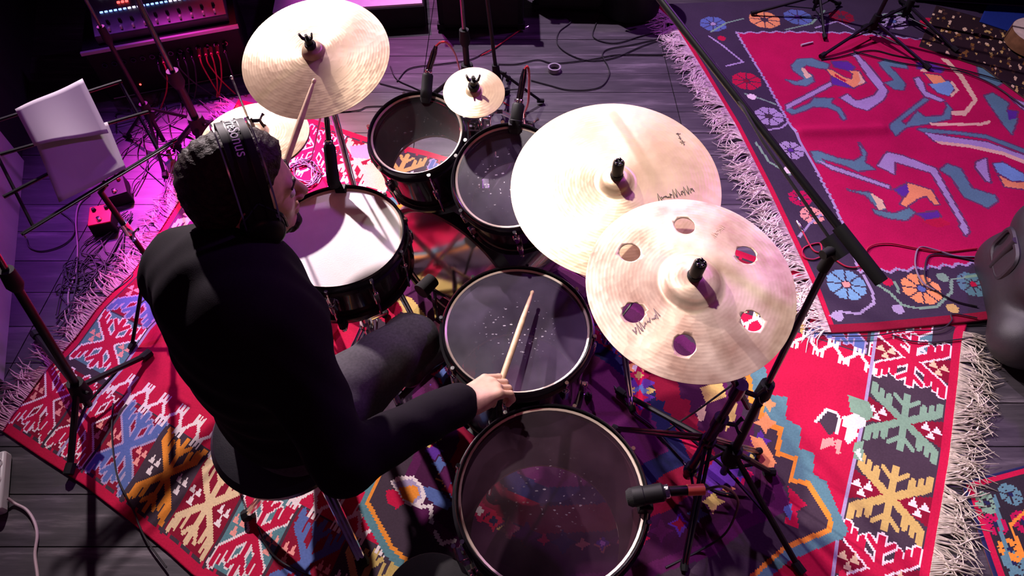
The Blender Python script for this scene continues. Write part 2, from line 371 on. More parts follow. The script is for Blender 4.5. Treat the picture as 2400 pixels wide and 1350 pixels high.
class Rug:
    """A Coons patch of the four edges, cut in cells; cells take the colour of the motif drawn over them."""
    def __init__(s, bottom, top, left, right, L, W, cell):
        def rs(pts, n):
            p = np.array([(q[0], q[1]) for q in pts], float); d = np.r_[0, np.cumsum(np.hypot(*np.diff(p, axis=0).T))]; t = np.linspace(0, d[-1], n)
            return np.c_[np.interp(t, d, p[:, 0]), np.interp(t, d, p[:, 1])]
        s.L, s.W = L, W; s.nu, s.nv = int(L / cell), int(W / cell)
        nu, nv = s.nu + 1, s.nv + 1
        B, T, Lf, R = rs(bottom, nu), rs(top, nu), rs(left, nv), rs(right, nv)
        u = np.linspace(0, 1, nu)[:, None, None]; v = np.linspace(0, 1, nv)[None, :, None]
        s.P = (1 - v) * B[:, None] + v * T[:, None] + (1 - u) * Lf[None] + u * R[None] - (
            (1 - u) * (1 - v) * B[0] + u * (1 - v) * B[-1] + (1 - u) * v * T[0] + u * v * T[-1])
        c = (s.P[:-1, :-1] + s.P[1:, :-1] + s.P[:-1, 1:] + s.P[1:, 1:]) / 4
        s.X, s.Y = c[..., 0].ravel(), c[..., 1].ravel()
        uu, vv = np.meshgrid((np.arange(s.nu) + 0.5) / s.nu * L, (np.arange(s.nv) + 0.5) / s.nv * W, indexing='ij')
        s.U, s.V = uu.ravel(), vv.ravel(); s.C = np.tile(np.array(DARK), (s.U.size, 1))
    def axes(s, sp): return (s.U, s.V) if sp == 'r' else (s.X, s.Y)
    def poly(s, pts, col, sp='r'):
        A, B = s.axes(sp); p = np.array([(q[0], q[1]) for q in pts]); lo, hi = p.min(0), p.max(0)
        i = np.nonzero((A >= lo[0]) & (A <= hi[0]) & (B >= lo[1]) & (B <= hi[1]))[0]
        if not i.size: return
        x, y = A[i], B[i]; ins = np.zeros(i.size, bool)
        for k in range(len(p)):
            (x0, y0), (x1, y1) = p[k - 1], p[k]
            if y0 == y1: continue
            c = (y0 > y) != (y1 > y); ins ^= c & (x < (x1 - x0) * (y - y0) / (y1 - y0) + x0)
        s.C[i[ins]] = col
    def line(s, pts, w, col, sp='r'):
        A, B = s.axes(sp); p = np.array([(q[0], q[1]) for q in pts])
        for k in range(len(p) - 1):
            a, b = p[k], p[k + 1]; lo, hi = np.minimum(a, b) - w, np.maximum(a, b) + w
            i = np.nonzero((A >= lo[0]) & (A <= hi[0]) & (B >= lo[1]) & (B <= hi[1]))[0]
            if not i.size: continue
            d = b - a; l2 = max(d @ d, 1e-9); t = np.clip(((A[i] - a[0]) * d[0] + (B[i] - a[1]) * d[1]) / l2, 0, 1)
            h = np.hypot(A[i] - a[0] - t * d[0], B[i] - a[1] - t * d[1]); s.C[i[h < w / 2]] = col
    def disc(s, c, r, col, sp='r'):
        A, B = s.axes(sp); s.C[np.hypot(A - c[0], B - c[1]) < r] = col
    def px(s, pts, col): s.poly([at(x, y) for x, y in pts], col, 'w')
    def pxl(s, pts, w, col): s.line([at(x, y) for x, y in pts], w, col, 'w')
    def uv(s, x, y):
        w = at(x, y); i = int(np.argmin(np.hypot(s.X - w.x, s.Y - w.y))); return s.U[i], s.V[i]
    def mesh(s, name, z, wave=0.002, ridges=(), seed=0):
        nu, nv = s.nu + 1, s.nv + 1; x, y = s.P[..., 0], s.P[..., 1]
        zz = z + wave * (np.sin(x * 5.1 + seed) * np.cos(y * 4.3 + 2 * seed) + 0.6 * np.sin(x * 11 + y * 7 + seed)) + wave
        for (a, b, r, h) in ridges:
            d = np.array([b[0] - a[0], b[1] - a[1]]); t = np.clip(((x - a[0]) * d[0] + (y - a[1]) * d[1]) / (d @ d), 0, 1)
            q = np.hypot(x - a[0] - t * d[0], y - a[1] - t * d[1]); zz = zz + h * np.exp(-(q / r) ** 2)
        co = np.stack([x, y, zz], -1).reshape(-1, 3)
        idx = np.arange(nu * nv).reshape(nu, nv)
        quads = np.stack([idx[:-1, :-1], idx[1:, :-1], idx[1:, 1:], idx[:-1, 1:]], -1).reshape(-1, 4)
        ring = np.r_[idx[:, 0], idx[-1, 1:], idx[-2::-1, -1], idx[0, -2:0:-1]]
        low = co[ring].copy(); low[:, 2] = z - 0.004; base = len(co); m = len(ring)
        k = np.arange(m); k2 = (k + 1) % m
        skirt = np.stack([ring[k2], ring[k], base + k, base + k2], -1)
        co = np.r_[co, low]; F = np.r_[quads, skirt]
        me = bpy.data.meshes.new(name); me.vertices.add(len(co)); me.vertices.foreach_set('co', co.ravel())
        me.loops.add(F.size); me.loops.foreach_set('vertex_index', F.ravel().astype(np.int32))
        me.polygons.add(len(F)); me.polygons.foreach_set('loop_start', (np.arange(len(F)) * 4).astype(np.int32))
        me.update(calc_edges=True)
        at_ = me.attributes.new('weave', 'FLOAT_COLOR', 'FACE')
        at_.data.foreach_set('color', np.r_[s.C, np.tile(s.C.mean(0), (m, 1))].astype(np.float32).ravel())
        me.materials.append(M_RUG); me.shade_smooth()
        o = bpy.data.objects.new(name, me); COL.objects.link(o); return o

def flake(rg, cu, cv, hu, hv, col, outline=None, back=None, tri=WHITE):
    """Hooked star: a trident axis across and four combed diagonal arms."""
    T = lambda p: [(cu + x * hu, cv + y * hv) for x, y in p]
    if back is not None:
        rg.poly(T([(-1, -1), (-1, 1), (1, 1), (1, -1)]), back)
    for pas in ((1, outline), (0, col)):
        grow, c = pas
        if c is None: continue
        g = 0.012 if grow else 0.0
        w = min(hu, hv) * 0.20 + g
        for sy in (-1, 1):
            rg.line(T([(0, 0), (0, sy * 0.92)]), w, c)
            for sx in (-1, 1):
                rg.line(T([(0, sy * 0.5), (sx * 0.3, sy * 0.82)]), w * 0.75, c)
                rg.line(T([(0, 0), (sx * 0.82, sy * 0.62)]), w * 1.15, c)
                rg.line(T([(sx * 0.45, sy * 0.34), (sx * 0.45, sy * 0.72)]), w * 0.75, c)
                rg.line(T([(sx * 0.82, sy * 0.62), (sx * 0.86, sy * 0.95)]), w * 0.95, c)
                rg.line(T([(sx * 0.66, sy * 0.5), (sx * 0.66, sy * 0.85)]), w * 0.65, c)
    if tri is not None:
        for sx in (-1, 1):
            for (dx, dy) in ((-0.14, 0.10), (0.14, 0.10), (0.0, -0.14)):
                x, y = sx * 0.70 + dx, dy
                rg.poly(T([(x - 0.13, y - 0.11), (x + 0.13, y - 0.11), (x, y + 0.14)]), tri)

def comb_zigzag(rg, a, b, amp, per, w, col):
    a, b = np.array(a), np.array(b); L = np.hypot(*(b - a)); d = (b - a) / L; n = np.array([-d[1], d[0]]); k = max(2, int(L / per) * 2)
    pts = [a + d * (L * i / k) + n * (amp if i % 2 else -amp) for i in range(k + 1)]
    rg.line(pts, w, col)
    for i, p in enumerate(pts):
        sg = 1 if i % 2 else -1
        for t in (-1, 0, 1):
            q = p + d * t * per * 0.17; rg.line([q - n * sg * amp * 0.35, q + n * sg * amp * 0.55], w * 0.8, col)

def fringe(name, parent, edge, out, mean, count, color, z, wild=0.5, seed=1):
    r = random.Random(seed); g = G(); pts = [Vector((p[0], p[1], 0)) for p in edge]
    d = [0]
    for i in range(len(pts) - 1): d.append(d[-1] + (pts[i + 1] - pts[i]).length)
    clump = [r.uniform(-1, 1) for _ in range(400)]
    for i in range(count):
        t = (i + r.random()) / count * d[-1]; k = max(j for j in range(len(d)) if d[j] <= t + 1e-9); k = min(k, len(pts) - 2)
        p = pts[k].lerp(pts[k + 1], (t - d[k]) / (d[k + 1] - d[k])); e = (pts[k + 1] - pts[k]).normalized()
        o = Vector((out[0], out[1], 0)).normalized(); cl = clump[int(t / 0.035) % 400]
        L = mean * r.uniform(0.65, 1.2); a = cl * wild + r.uniform(-0.35, 0.35) * wild; b = a + r.uniform(-1, 1) * wild * 1.4
        q = [p - o * 0.006]
        for s_ in range(1, 5):
            f = s_ / 4; an = a + (b - a) * f
            q.append(p + (o * math.cos(an) + e * math.sin(an)) * L * f + e * r.uniform(-0.004, 0.004))
        zz = [z + 0.004, z + 0.006 + r.random() * 0.006, 0.004 + r.random() * 0.014, 0.004 + r.random() * 0.012, 0.004 + r.random() * 0.006]
        q = [Vector((c.x, c.y, h)) for c, h in zip(q, zz)]
        g.tube(q, [0.0022, 0.0024, 0.0021, 0.0019, 0.0010], n=4)
    o = g.build(name, mat('fringe_' + color[0], color[1], 0.9, noise=0.25, nscale=60), parent)
    o['kind'] = 'stuff'; return o

# --- kilim under the drum kit
L_A, W_A = 2.90, 1.72
A_bot = [at(7, 1012), at(100, 1075), at(200, 1140), at(300, 1218), at(400, 1300), at(455, 1350), (-0.45, 0.22), (0.84, -0.30)]
A_left = [at(7, 1012), at(25, 980), at(60, 938), at(113, 862), at(170, 803), at(233, 717), at(313, 640), at(440, 440), at(560, 235)]
A_top = [at(560, 235), at(715, 276), at(859, 323), at(1000, 356), (0.55, 1.83), (1.14, 1.53), (1.66, 1.30)]
A_right = [(0.84, -0.30), at(2180, 1350), at(2225, 1080), at(2245, 900), at(2255, 795), (1.66, 1.30)]
A = Rug(A_bot, A_top, A_left, A_right, L_A, W_A, 0.005)
bw, ew, sv = 0.275, 0.255, 0.030
A.C[:] = RED
for (v0, v1) in ((sv, bw), (W_A - bw, W_A - sv)): A.poly([(sv, v0), (sv, v1), (L_A - sv, v1), (L_A - sv, v0)], DARK)
for (u0, u1) in ((sv, ew), (L_A - ew, L_A - sv)): A.poly([(u0, sv), (u0, W_A - sv), (u1, W_A - sv), (u1, sv)], DARK)
for k in range(60):                                                    # saw-toothed red selvage
    u = k * 0.05
    A.poly([(u, 0), (u + 0.05, 0), (u + 0.025, sv + 0.016)], RED); A.poly([(u, W_A), (u + 0.05, W_A), (u + 0.025, W_A - sv - 0.016)], RED)
combo = [(RED, WHITE, MAROON), (BLUE, LAV, MAROON), (ORANGE, None, DARK), (CREAM, None, MAROON), (RED, WHITE, TEAL), (BLUE, None, MAROON), (GOLD, None, DARK), (SAGE, None, MAROON)]
u0 = A.uv(373, 1147)[0] - 3 * 0.188
k = 0; u = u0
while u < L_A - 0.1:
    c, ol, bk = combo[(k - 1) % len(combo)] if k else combo[0]
    flake(A, u, 0.155, 0.090, 0.115, c, ol, bk if bk is not DARK else None, PINK if c in (RED, BLUE) else WHITE)
    A.line([(u + 0.094, sv), (u + 0.094, bw - 0.015)], 0.013, DARK)
    c, ol, bk = combo[(k * 3 + 2) % len(combo)]
    flake(A, u, W_A - 0.155, 0.090, 0.115, c, ol, bk if bk is not DARK else None, WHITE)
    u += 0.188; k += 1
for (px_, py_, c, ol, bk, tr) in ((2150, 850, RED, WHITE, None, CREAM), (2128, 995, SAGE, None, None, WHITE), (2097, 1172, GOLD, None, None, WHITE), (2060, 1345, RED, WHITE, None, CREAM)):
    uu, vv = A.uv(px_, py_); uu = L_A - 0.14
    A.poly([(uu - 0.11, vv - 0.05), (uu - 0.11, vv + 0.05), (uu, vv)], MAROON); A.poly([(uu + 0.11, vv - 0.05), (uu + 0.11, vv + 0.05), (uu, vv)], MAROON)
    flake(A, uu, vv, 0.112, 0.108, c, ol, bk, tr)
for j in range(3):
    flake(A, L_A - 0.14, 0.15 + j * 0.225, 0.105, 0.1, (GOLD, SAGE, RED)[j], None, None, WHITE)
for j in range(6):
    c, ol, bk = combo[(j * 5 + 4) % 8]
    flake(A, 0.14, 0.40 + j * 0.205, 0.105, 0.098, c, ol, (TEAL, MAROON, None, PLUM, TEAL, MAROON)[j], PINK)
comb_zigzag(A, (ew + 0.02, bw + 0.025), (L_A - ew, bw + 0.025), 0.026, 0.080, 0.011, WHITE)
comb_zigzag(A, (ew + 0.02, W_A - bw - 0.025), (L_A - ew, W_A - bw - 0.025), 0.026, 0.080, 0.011, WHITE)
for uu in (ew, L_A - ew): A.line([(uu, sv), (uu, W_A - sv)], 0.007, LAV)
# stepped medallion
outer = [(1765, 825), (1795, 868), (1800, 925), (1845, 933), (1840, 983), (1877, 1003), (1872, 1053), (1907, 1063), (1905, 1113), (1935, 1130), (1963, 1200), (1987, 1247),
         (1975, 1262), (1850, 1315), (1760, 1390), (1500, 1480), (1200, 1490), (1010, 1400), (900, 1300), (840, 1190), (880, 1100), (860, 1010), (880, 900), (830, 830), (850, 730), (830, 600), (870, 480),
         (1000, 440), (1200, 470), (1400, 560), (1600, 690)]
cx_, cy_ = 1330, 950
shrink = lambda P, f: [(cx_ + (x - cx_) * f, cy_ + (y - cy_) * f) for x, y in P]
A.px(outer, TEAL)
A.px([(1745, 850), (1762, 890), (1765, 935), (1792, 945), (1788, 988), (1835, 1003), (1827, 1060), (1868, 1072), (1857, 1123), (1895, 1128), (1920, 1165), (1950, 1217), (1947, 1250), (1840, 1290)] + shrink(outer[14:], 0.965), ORANGE)
A.px([(1735, 860), (1752, 900), (1754, 945), (1780, 955), (1776, 998), (1822, 1012), (1815, 1068), (1857, 1082), (1845, 1132), (1885, 1138), (1908, 1172), (1938, 1220), (1935, 1240), (1838, 1278)] + shrink(outer[14:], 0.945), DARK)
A.px(shrink(outer, 0.80), PLUM)
A.px(shrink(outer, 0.74), srgb(66, 20, 58))
A.px(shrink(outer, 0.56), MAROON)
A.px(shrink(outer, 0.44), NAVY)
A.px(shrink(outer, 0.36), PLUM)
rr = random.Random(5)
for k in range(90):                                                   # small woven figures of the medallion
    an = k * 2.399; f = 0.30 + 0.55 * ((k * 0.618) % 1)
    x, y = cx_ + 560 * f * math.cos(an), cy_ + 460 * f * math.sin(an); s_ = rr.uniform(16, 34)
    c = rr.choice((GOLD, RED, PURP, PURP, NAVY, CRIM, MAROON, PLUM, BLUE, SALMON))
    A.px([(x - s_, y), (x - s_ * 0.3, y - s_ * 0.4), (x, y - s_), (x + s_ * 0.4, y - s_ * 0.3), (x + s_, y), (x + s_ * 0.3, y + s_ * 0.4), (x, y + s_), (x - s_ * 0.4, y + s_ * 0.3)], c)
    if k % 3 == 0: A.px([(x - s_ * 0.4, y), (x, y - s_ * 0.4), (x + s_ * 0.4, y), (x, y + s_ * 0.4)], rr.choice((WHITE, GOLD, NAVY)))
A.px([(1640, 912), (1690, 893), (1702, 930), (1655, 948)], GOLD); A.px([(1630, 965), (1655, 945), (1650, 985), (1638, 990)], CREAM)
A.px([(1700, 962), (1727, 940), (1722, 985), (1698, 1015)], GOLD); A.px([(1605, 1002), (1655, 1030), (1640, 1068), (1590, 1030)], RED)
A.px([(1640, 1120), (1690, 1060), (1740, 1050), (1720, 1140), (1660, 1160)], PURP)
A.px([(1845, 1140), (1890, 1185), (1865, 1200), (1870, 1240), (1835, 1230), (1850, 1190)], RED); A.px([(1832, 1190), (1856, 1180), (1850, 1225)], BLUE)
A.px([(1755, 1020), (1790, 1035), (1818, 1085), (1800, 1110), (1775, 1080)], SALMON)
A.px([(915, 1130), (935, 1118), (970, 1118), (992, 1140), (1000, 1165), (985, 1190), (950, 1185)], WHITE)
A.px([(924, 1133), (965, 1124), (985, 1145), (988, 1170), (968, 1184), (945, 1170)], LAV); A.px([(935, 1145), (975, 1138), (985, 1160), (965, 1182), (945, 1170)], ORANGE)
A.px([(905, 1150), (930, 1150), (950, 1180), (930, 1195), (908, 1180)], RED)
A.px([(990, 1140), (1030, 1150), (1060, 1180), (1050, 1200), (1005, 1175)], BLUE)
A.pxl([(985, 1190), (1010, 1188), (1012, 1225)], 0.012, WHITE); A.pxl([(1020, 1250), (1035, 1275), (1065, 1270)], 0.012, WHITE)
A.px([(905, 725), (935, 690), (965, 700), (1012, 760), (1006, 800), (975, 770), (940, 730)], GOLD); A.px([(880, 740), (930, 705), (945, 730), (905, 760)], RED)
A.px([(850, 390), (890, 380), (915, 420), (900, 450), (855, 440)], CREAM); A.px([(820, 345), (868, 340), (865, 375), (825, 372)], LAV)
# bird figure on the red end field
for P_, c in (([(1985, 928), (2005, 935), (2035, 945), (2045, 980), (2025, 990), (1990, 968)], SAGE), ([(1912, 985), (1935, 965), (1962, 970), (1966, 1005), (1950, 1015), (1945, 1025), (1925, 1000)], DARK),
              ([(1972, 980), (2000, 970), (2025, 985), (2028, 1002), (2005, 1010), (2010, 1022), (1985, 1045), (1975, 1030), (1985, 1005), (1972, 1000)], WHITE), ([(1925, 1030), (1950, 1028), (1955, 1045), (1920, 1055)], PINK),
              ([(1955, 1035), (1970, 1030), (1968, 1065), (1958, 1065)], PINK), ([(1998, 1040), (2022, 1035), (2020, 1085), (1998, 1075)], SAGE)): A.px(P_, c)
A.pxl([(1910, 990), (1935, 963), (1958, 968), (1966, 985), (1960, 1018)], 0.010, WHITE)
A.px([(2000, 1062), (2012, 1050), (2018, 1085)], WHITE)
kilim = root('kilim_rug', 'large red and charcoal kilim with white zigzags lying under the drum kit', 'rug', tuple(at(1200, 900)))
def hang(o, parent):
    o.parent = parent; o.matrix_parent_inverse = Matrix.Translation(-Vector(OFFS[parent.name])); OFFS[o.name] = Vector((0, 0, 0)); return o
ka = hang(A.mesh('weave', 0.005, 0.0016, seed=1), kilim)
ob_l = [(A.P[0, i, 0], A.P[0, i, 1]) for i in range(0, A.nv + 1, 12)]; ob_r = [(A.P[-1, i, 0], A.P[-1, i, 1]) for i in range(0, A.nv + 1, 12)]
fringe('fringe', kilim, ob_l, (-0.91, 0.41), 0.11, 420, ('rose', (0.62, 0.40, 0.42)), 0.006, 0.5, 3)
fringe('fringe', kilim, ob_r, (0.93, -0.36), 0.12, 520, ('flax', (0.52, 0.46, 0.38)), 0.006, 0.55, 4)

# --- crimson rug at the right
L_B, W_B = 2.15, 2.25
B_left = [at(1940, 785), at(1905, 690), at(1860, 590), at(1795, 450), at(1720, 300), at(1640, 165), at(1572, 55), (0.80, 3.48)]
B_bot = [at(1940, 785), at(2050, 780), at(2160, 770), at(2290, 757), (2.45, 1.42), (3.2, 1.55)]
B_top = [(0.80, 3.48), (1.7, 3.53), (3.0, 3.55)]
B_right = [(3.2, 1.55), (3.0, 3.55)]
Bq = Rug(B_bot, B_top, B_left, B_right, L_B, W_B, 0.006)
Bq.C[:] = SLATE
Bq.poly([(0, 0), (0, W_B), (0.03, W_B), (0.03, 0)], RED); Bq.poly([(0, 0), (L_B, 0), (L_B, 0.035), (0, 0.035)], MAROON)
inner = [(1725, 83), (1790, 190), (1850, 300), (1905, 395), (1950, 480), (1985, 560), (2010, 640), (2080, 640), (2160, 633), (2290, 622), (2600, 560), (2900, 300), (2700, 190), (2500, 150), (2300, 110), (2130, 95), (1980, 82), (1850, 80)]
Bq.px(inner, CRIM)
def zigline(P_, amp, per, w, col):
    P_ = [np.array(at(x, y))[:2] for x, y in P_]
    for a, b in zip(P_[:-1], P_[1:]):
        L_ = np.hypot(*(b - a)); d = (b - a) / L_; n = np.array([-d[1], d[0]]); k_ = max(2, int(L_ / per) * 2)
        Bq.line([a + d * L_ * i / k_ + n * (amp if i % 2 else -amp) for i in range(k_ + 1)], w, col, 'w')
zigline(inner[:7], 0.003, 0.03, 0.011, LAV); zigline(inner[6:10], 0.008, 0.05, 0.011, LAV); zigline(inner[9:11], 0.008, 0.05, 0.011, LAV); zigline(inner[11:] + inner[:1], 0.008, 0.06, 0.012, LAV)
z3 = lambda P_, oy=0: [(1600 + x / 3, oy + y / 3) for x, y in P_]
OUT = srgb(104, 58, 92)
figs = [
 (TEAL, [(760,480),(800,435),(900,430),(1020,470),(1010,500),(960,500),(860,475),(830,500),(900,545),(915,590),(860,620),(780,610),(720,575),(800,590),(850,570),(770,510)]),
 (CREAM, [(820,490),(850,500),(900,555),(860,570)]),
 (PURP, [(1040,450),(1150,450),(1200,490),(1180,520),(1060,490)]), (PURP, [(1040,560),(1100,580),(1190,640),(1040,610)]),
 (SALMON, [(1000,505),(1040,510),(1120,560),(1180,580),(1190,540),(1160,515),(1230,520),(1275,600),(1190,635),(1150,610),(1040,550)]),
 (RED, [(1060,535),(1110,570),(1150,590),(1130,595),(1060,555)]), (CREAM, [(1225,520),(1275,600),(1215,615),(1240,585)]),
 (LAV, [(1170,395),(1210,390),(1300,480),(1380,580),(1430,660),(1400,720),(1290,795),(1200,770),(1100,705),(1150,680),(1200,725),(1240,725),(1340,690),(1370,650),(1270,520),(1210,420)]),
 (LAV, [(720,755),(1030,595),(1040,620),(770,760),(725,790)]),
 (TEAL, [(720,790),(760,820),(860,790),(910,765),(1010,770),(1080,800),(1120,860),(1140,850),(1100,780),(1030,740),(1050,710),(920,705),(890,740),(780,790),(740,775)]),
 (TEAL, [(1370,460),(1420,435),(1560,470),(1570,500),(1440,480),(1500,540),(1555,610),(1540,650),(1480,645),(1415,600),(1480,580),(1400,500)]),
 (PURP, [(1640,460),(1700,450),(1830,500),(1800,530),(1640,500)]), (SALMON, [(1690,535),(1800,550),(1850,600),(1760,610)]), (CREAM, [(1655,505),(1690,500),(1715,525),(1665,520)]),
 (SKY, [(1720,610),(1800,600),(1860,585),(1900,640),(1860,690),(1790,670)]),
 (CREAM, [(1880,585),(1935,650),(1880,700),(1870,680),(1910,650),(1870,600)]),
 (LAV, [(1620,570),(1650,560),(1680,600),(1700,660),(1830,720),(1800,730),(1690,690),(1640,620)]),
 (CREAM, [(1800,425),(1850,430),(1960,540),(2065,720),(1980,830),(1880,825),(1880,795),(1970,790),(2030,720),(1930,560),(1850,470)]),
 (TEAL, [(1450,895),(1690,705),(1720,715),(1520,870),(1560,900),(1640,800),(1690,840),(1820,830),(1850,770),(1840,740),(1880,780),(1870,850),(1700,890),(1560,910),(1490,970),(1450,930)]),
 (CREAM, [(1720,880),(2080,880),(2150,860),(2150,885),(2090,898),(1740,902)]),
 (TEAL, [(1640,930),(1660,920),(1900,940),(2120,965),(2400,1070),(2400,1100),(2130,990),(1920,960),(1700,950)]),
 (LAV, [(1690,950),(1900,985),(2130,1015),(2400,1115),(2400,1150),(2240,1085),(2000,1035),(1760,1010)]),
 (CREAM, [(1760,1008),(2000,1033),(2240,1083),(2400,1148),(2400,1175),(2240,1108),(2000,1056),(1800,1032)]),
 (TEAL, [(890,1085),(940,1080),(1080,1130),(1200,1150),(1260,1110),(1230,1020),(1280,1090),(1270,1160),(1340,1205),(1220,1220),(1130,1180),(960,1130),(1000,1170),(930,1160)]),
 (LAV, [(930,1140),(1060,1190),(1440,1320),(1450,1345),(1040,1210)]),
 (LAV, [(1360,1180),(1430,1085),(1540,1110),(1770,1200),(1850,1350),(1990,1610),(2000,1650),(1975,1672),(1935,1610),(1945,1590),(1810,1350),(1740,1230),(1480,1150),(1480,1240)]),
 (TEAL, [(1800,1210),(1850,1170),(1940,1200),(2020,1340),(2180,1390),(2200,1430),(2130,1475),(2060,1440),(1970,1400),(1880,1260)]),
 (TEAL, [(2110,690),(2170,670),(2280,740),(2260,800),(2340,850),(2300,960),(2250,900),(2140,740)]), (LAV, [(2290,700),(2400,740),(2400,800),(2330,740)]), (PURP, [(2270,790),(2340,800),(2330,850),(2280,860)]),
 (LAV, [(2050,1160),(2120,1130),(2130,1220),(2150,1300),(2120,1290),(2050,1200)]), (SKY, [(2170,1170),(2240,1160),(2380,1240),(2400,1290),(2300,1290),(2200,1230)]), (SALMON, [(2210,1250),(2300,1300),(2400,1300),(2400,1350),(2250,1330)]),
 (TEAL, [(1150,1350),(1180,1360),(1300,1370),(1390,1430),(1410,1490),(1360,1480),(1280,1390)]), (CREAM, [(1310,1370),(1390,1420),(1415,1480),(1370,1495)]),
 (PURP, [(1480,1350),(1560,1310),(1600,1350),(1540,1400)]),
 (SALMON, [(1520,1450),(1580,1370),(1570,1300),(1640,1320),(1740,1350),(1790,1450),(1760,1450),(1700,1390),(1640,1410),(1560,1470)]),
 (TEAL, [(1330,1490),(1480,1520),(1580,1480),(1620,1510),(1560,1565),(1440,1550),(1350,1520)]), (PURP, [(1640,1520),(1780,1500),(1800,1540),(1700,1560)]), (RED, [(1660,1570),(1800,1545),(1880,1590),(1780,1620)]),
 (TEAL, [(2000,400),(2100,360),(2200,440),(2290,560),(2200,620),(2080,560),(2060,470)]), (SAGE, [(2060,390),(2180,430),(2260,530),(2160,470)]),
]
for c, P_ in figs:
    Q = np.array(z3(P_)); ctr = Q.mean(0)
    if c not in (RED, CREAM): Bq.line([at(*q) for q in list(Q) + [Q[0]]], 0.016, OUT, 'w')
for c, P_ in figs: Bq.px(z3(P_), c)
def flower(rg, x, y, r, col, heart, seed=0):
    c = at(x, y); c = np.array((c.x, c.y))
    for k_ in range(8):
        a = k_ * math.pi / 4 + 0.2; d = np.array((math.cos(a), math.sin(a))); n = np.array((-d[1], d[0]))
        rg.poly([c + d * r * 0.26 + n * r * 0.06, c + d * r * 0.88 + n * r * 0.33, c + d * r, c + d * r * 0.88 - n * r * 0.33, c + d * r * 0.26 - n * r * 0.06], col, 'w')
    rg.disc(c, r * 0.2, heart, 'w')
for (x, y, r, c, h) in ((1790, 52, 0.088, SALMON, DARK), (1670, 62, 0.075, BLUE, LAV), (1748, 195, 0.075, RED, MAROON), (1800, 278, 0.07, LAV, DARK), (1850, 358, 0.062, LAV, PURP), (1880, 205, 0.0, LAV, DARK), (1872, 470, 0.05, CRIM, LAV),
                        (1980, 672, 0.075, SKY, PINK), (2155, 682, 0.075, SALMON, BLUE), (2275, 672, 0.06, TEAL, RED), (1868, 45, 0.08, BLUE, PURP), (1970, 45, 0.07, MAROON, DARK), (2090, 55, 0.085, LAV, BLUE), (2185, 65, 0.075, RED, MAROON), (1900, 510, 0.05, PINK, RED)):
    if r: flower(Bq, x, y, r, c, h)
for P_, c in (([(1945, 745), (1965, 735), (2010, 740), (2045, 715), (2040, 690), (2020, 650)], LAV), ([(2045, 668), (2080, 690), (2110, 720), (2140, 727), (2190, 725), (2225, 690), (2225, 660), (2290, 652)], SAGE), ([(2070, 660), (2095, 668), (2102, 690)], SAGE),
              ([(1665, 80), (1700, 60), (1740, 50)], SAGE), ([(1660, 90), (1690, 110), (1740, 150), (1700, 160)], LAV), ([(1745, 225), (1790, 240), (1815, 250)], SAGE), ([(1800, 310), (1830, 305), (1845, 292)], LAV), ([(1770, 340), (1800, 385), (1850, 415)], SAGE), ([(1870, 560), (1895, 530), (1920, 510)], LAV),
              ([(1840, 75), (1900, 60), (1930, 30)], SAGE), ([(1910, 70), (1960, 55), (2000, 75)], LAV), ([(2030, 80), (2060, 40), (2130, 35)], SAGE)):
    Bq.pxl(P_, 0.011, c)
for (x, y, c) in ((2100, 730, LAV), (2205, 655, SAGE), (2228, 728, GOLD), (1960, 745, LAV), (1760, 232, WHITE), (1690, 95, RED), (1845, 405, WHITE), (2075, 665, RED)): Bq.disc(np.array(at(x, y))[:2], 0.022, c, 'w')
rug_b = root('crimson_rug', 'crimson rug with leaf figures and dark flowered border at the right', 'rug', tuple(at(2050, 400)))
f1, f2 = at(1875, 318), at(2060, 310)
hang(Bq.mesh('weave', 0.0125, 0.0016, ridges=(((f1.x, f1.y), (f2.x, f2.y), 0.035, 0.022),), seed=2), rug_b)
ob_b = [(Bq.P[0, i, 0], Bq.P[0, i, 1]) for i in range(0, Bq.nv + 1, 12)]
fringe('fringe', rug_b, ob_b, (-0.97, -0.2), 0.125, 720, ('pink', (0.78, 0.64, 0.66)), 0.012, 0.6, 5)

# --- dark rug in the near right corner and the gilded cloth far right
C_c, C_r, C_d = at(2250, 1132), at(2560, 1050), at(2370, 1480)
Cq = Rug([C_d, (C_d + (C_r - C_c))], [C_c, C_r], [C_d, C_c], [C_d + (C_r - C_c), C_r], 0.42, 0.62, 0.006)
Cq.C[:] = NAVY; Cq.poly([(0.014, 0), (0.42, 0), (0.42, 0.605), (0.014, 0.605)], RED); Cq.poly([(0.032, 0), (0.42, 0), (0.42, 0.585), (0.032, 0.585)], srgb(44, 36, 46))
for (x, y, c) in ((2365, 1160, TEAL), (2330, 1230, CRIM), (2375, 1320, TEAL), (2395, 1225, CRIM), (2310, 1180, SAGE), (2365, 1290, ORANGE)): flower(Cq, x, y, 0.035, c, NAVY)
Cq.pxl([(2400, 1200), (2365, 1232), (2400, 1310)], 0.009, ORANGE); Cq.pxl([(2330, 1165), (2345, 1250), (2370, 1350)], 0.012, TEAL)
rc = root('border_rug', 'small dark rug with blue and red edging in the near right corner', 'rug', tuple(at(2380, 1250)))
hang(Cq.mesh('weave', 0.005, 0.0008, seed=3), rc)
D0 = [at(2180, 72), at(2400, 175)]
Dq = Rug([at(2150, 115), at(2300, 165), at(2480, 300)], [at(2190, 20), at(2330, 60), at(2560, 160)], [at(2150, 115), at(2190, 20)], [at(2480, 300), at(2560, 160)], 1.0, 0.34, 0.007)
Dq.C[:] = srgb(40, 24, 30)
for k in range(260):
    u_, v_ = rr.uniform(0, 1.0), rr.uniform(0.0, 0.34); Dq.disc((u_, v_), rr.uniform(0.005, 0.013), rr.choice((GOLD, CREAM, srgb(120, 84, 40), srgb(70, 46, 40))))
rd = root('gilded_runner', 'dark runner speckled with gold along the far edge of the crimson rug', 'rug', tuple(at(2300, 120)))
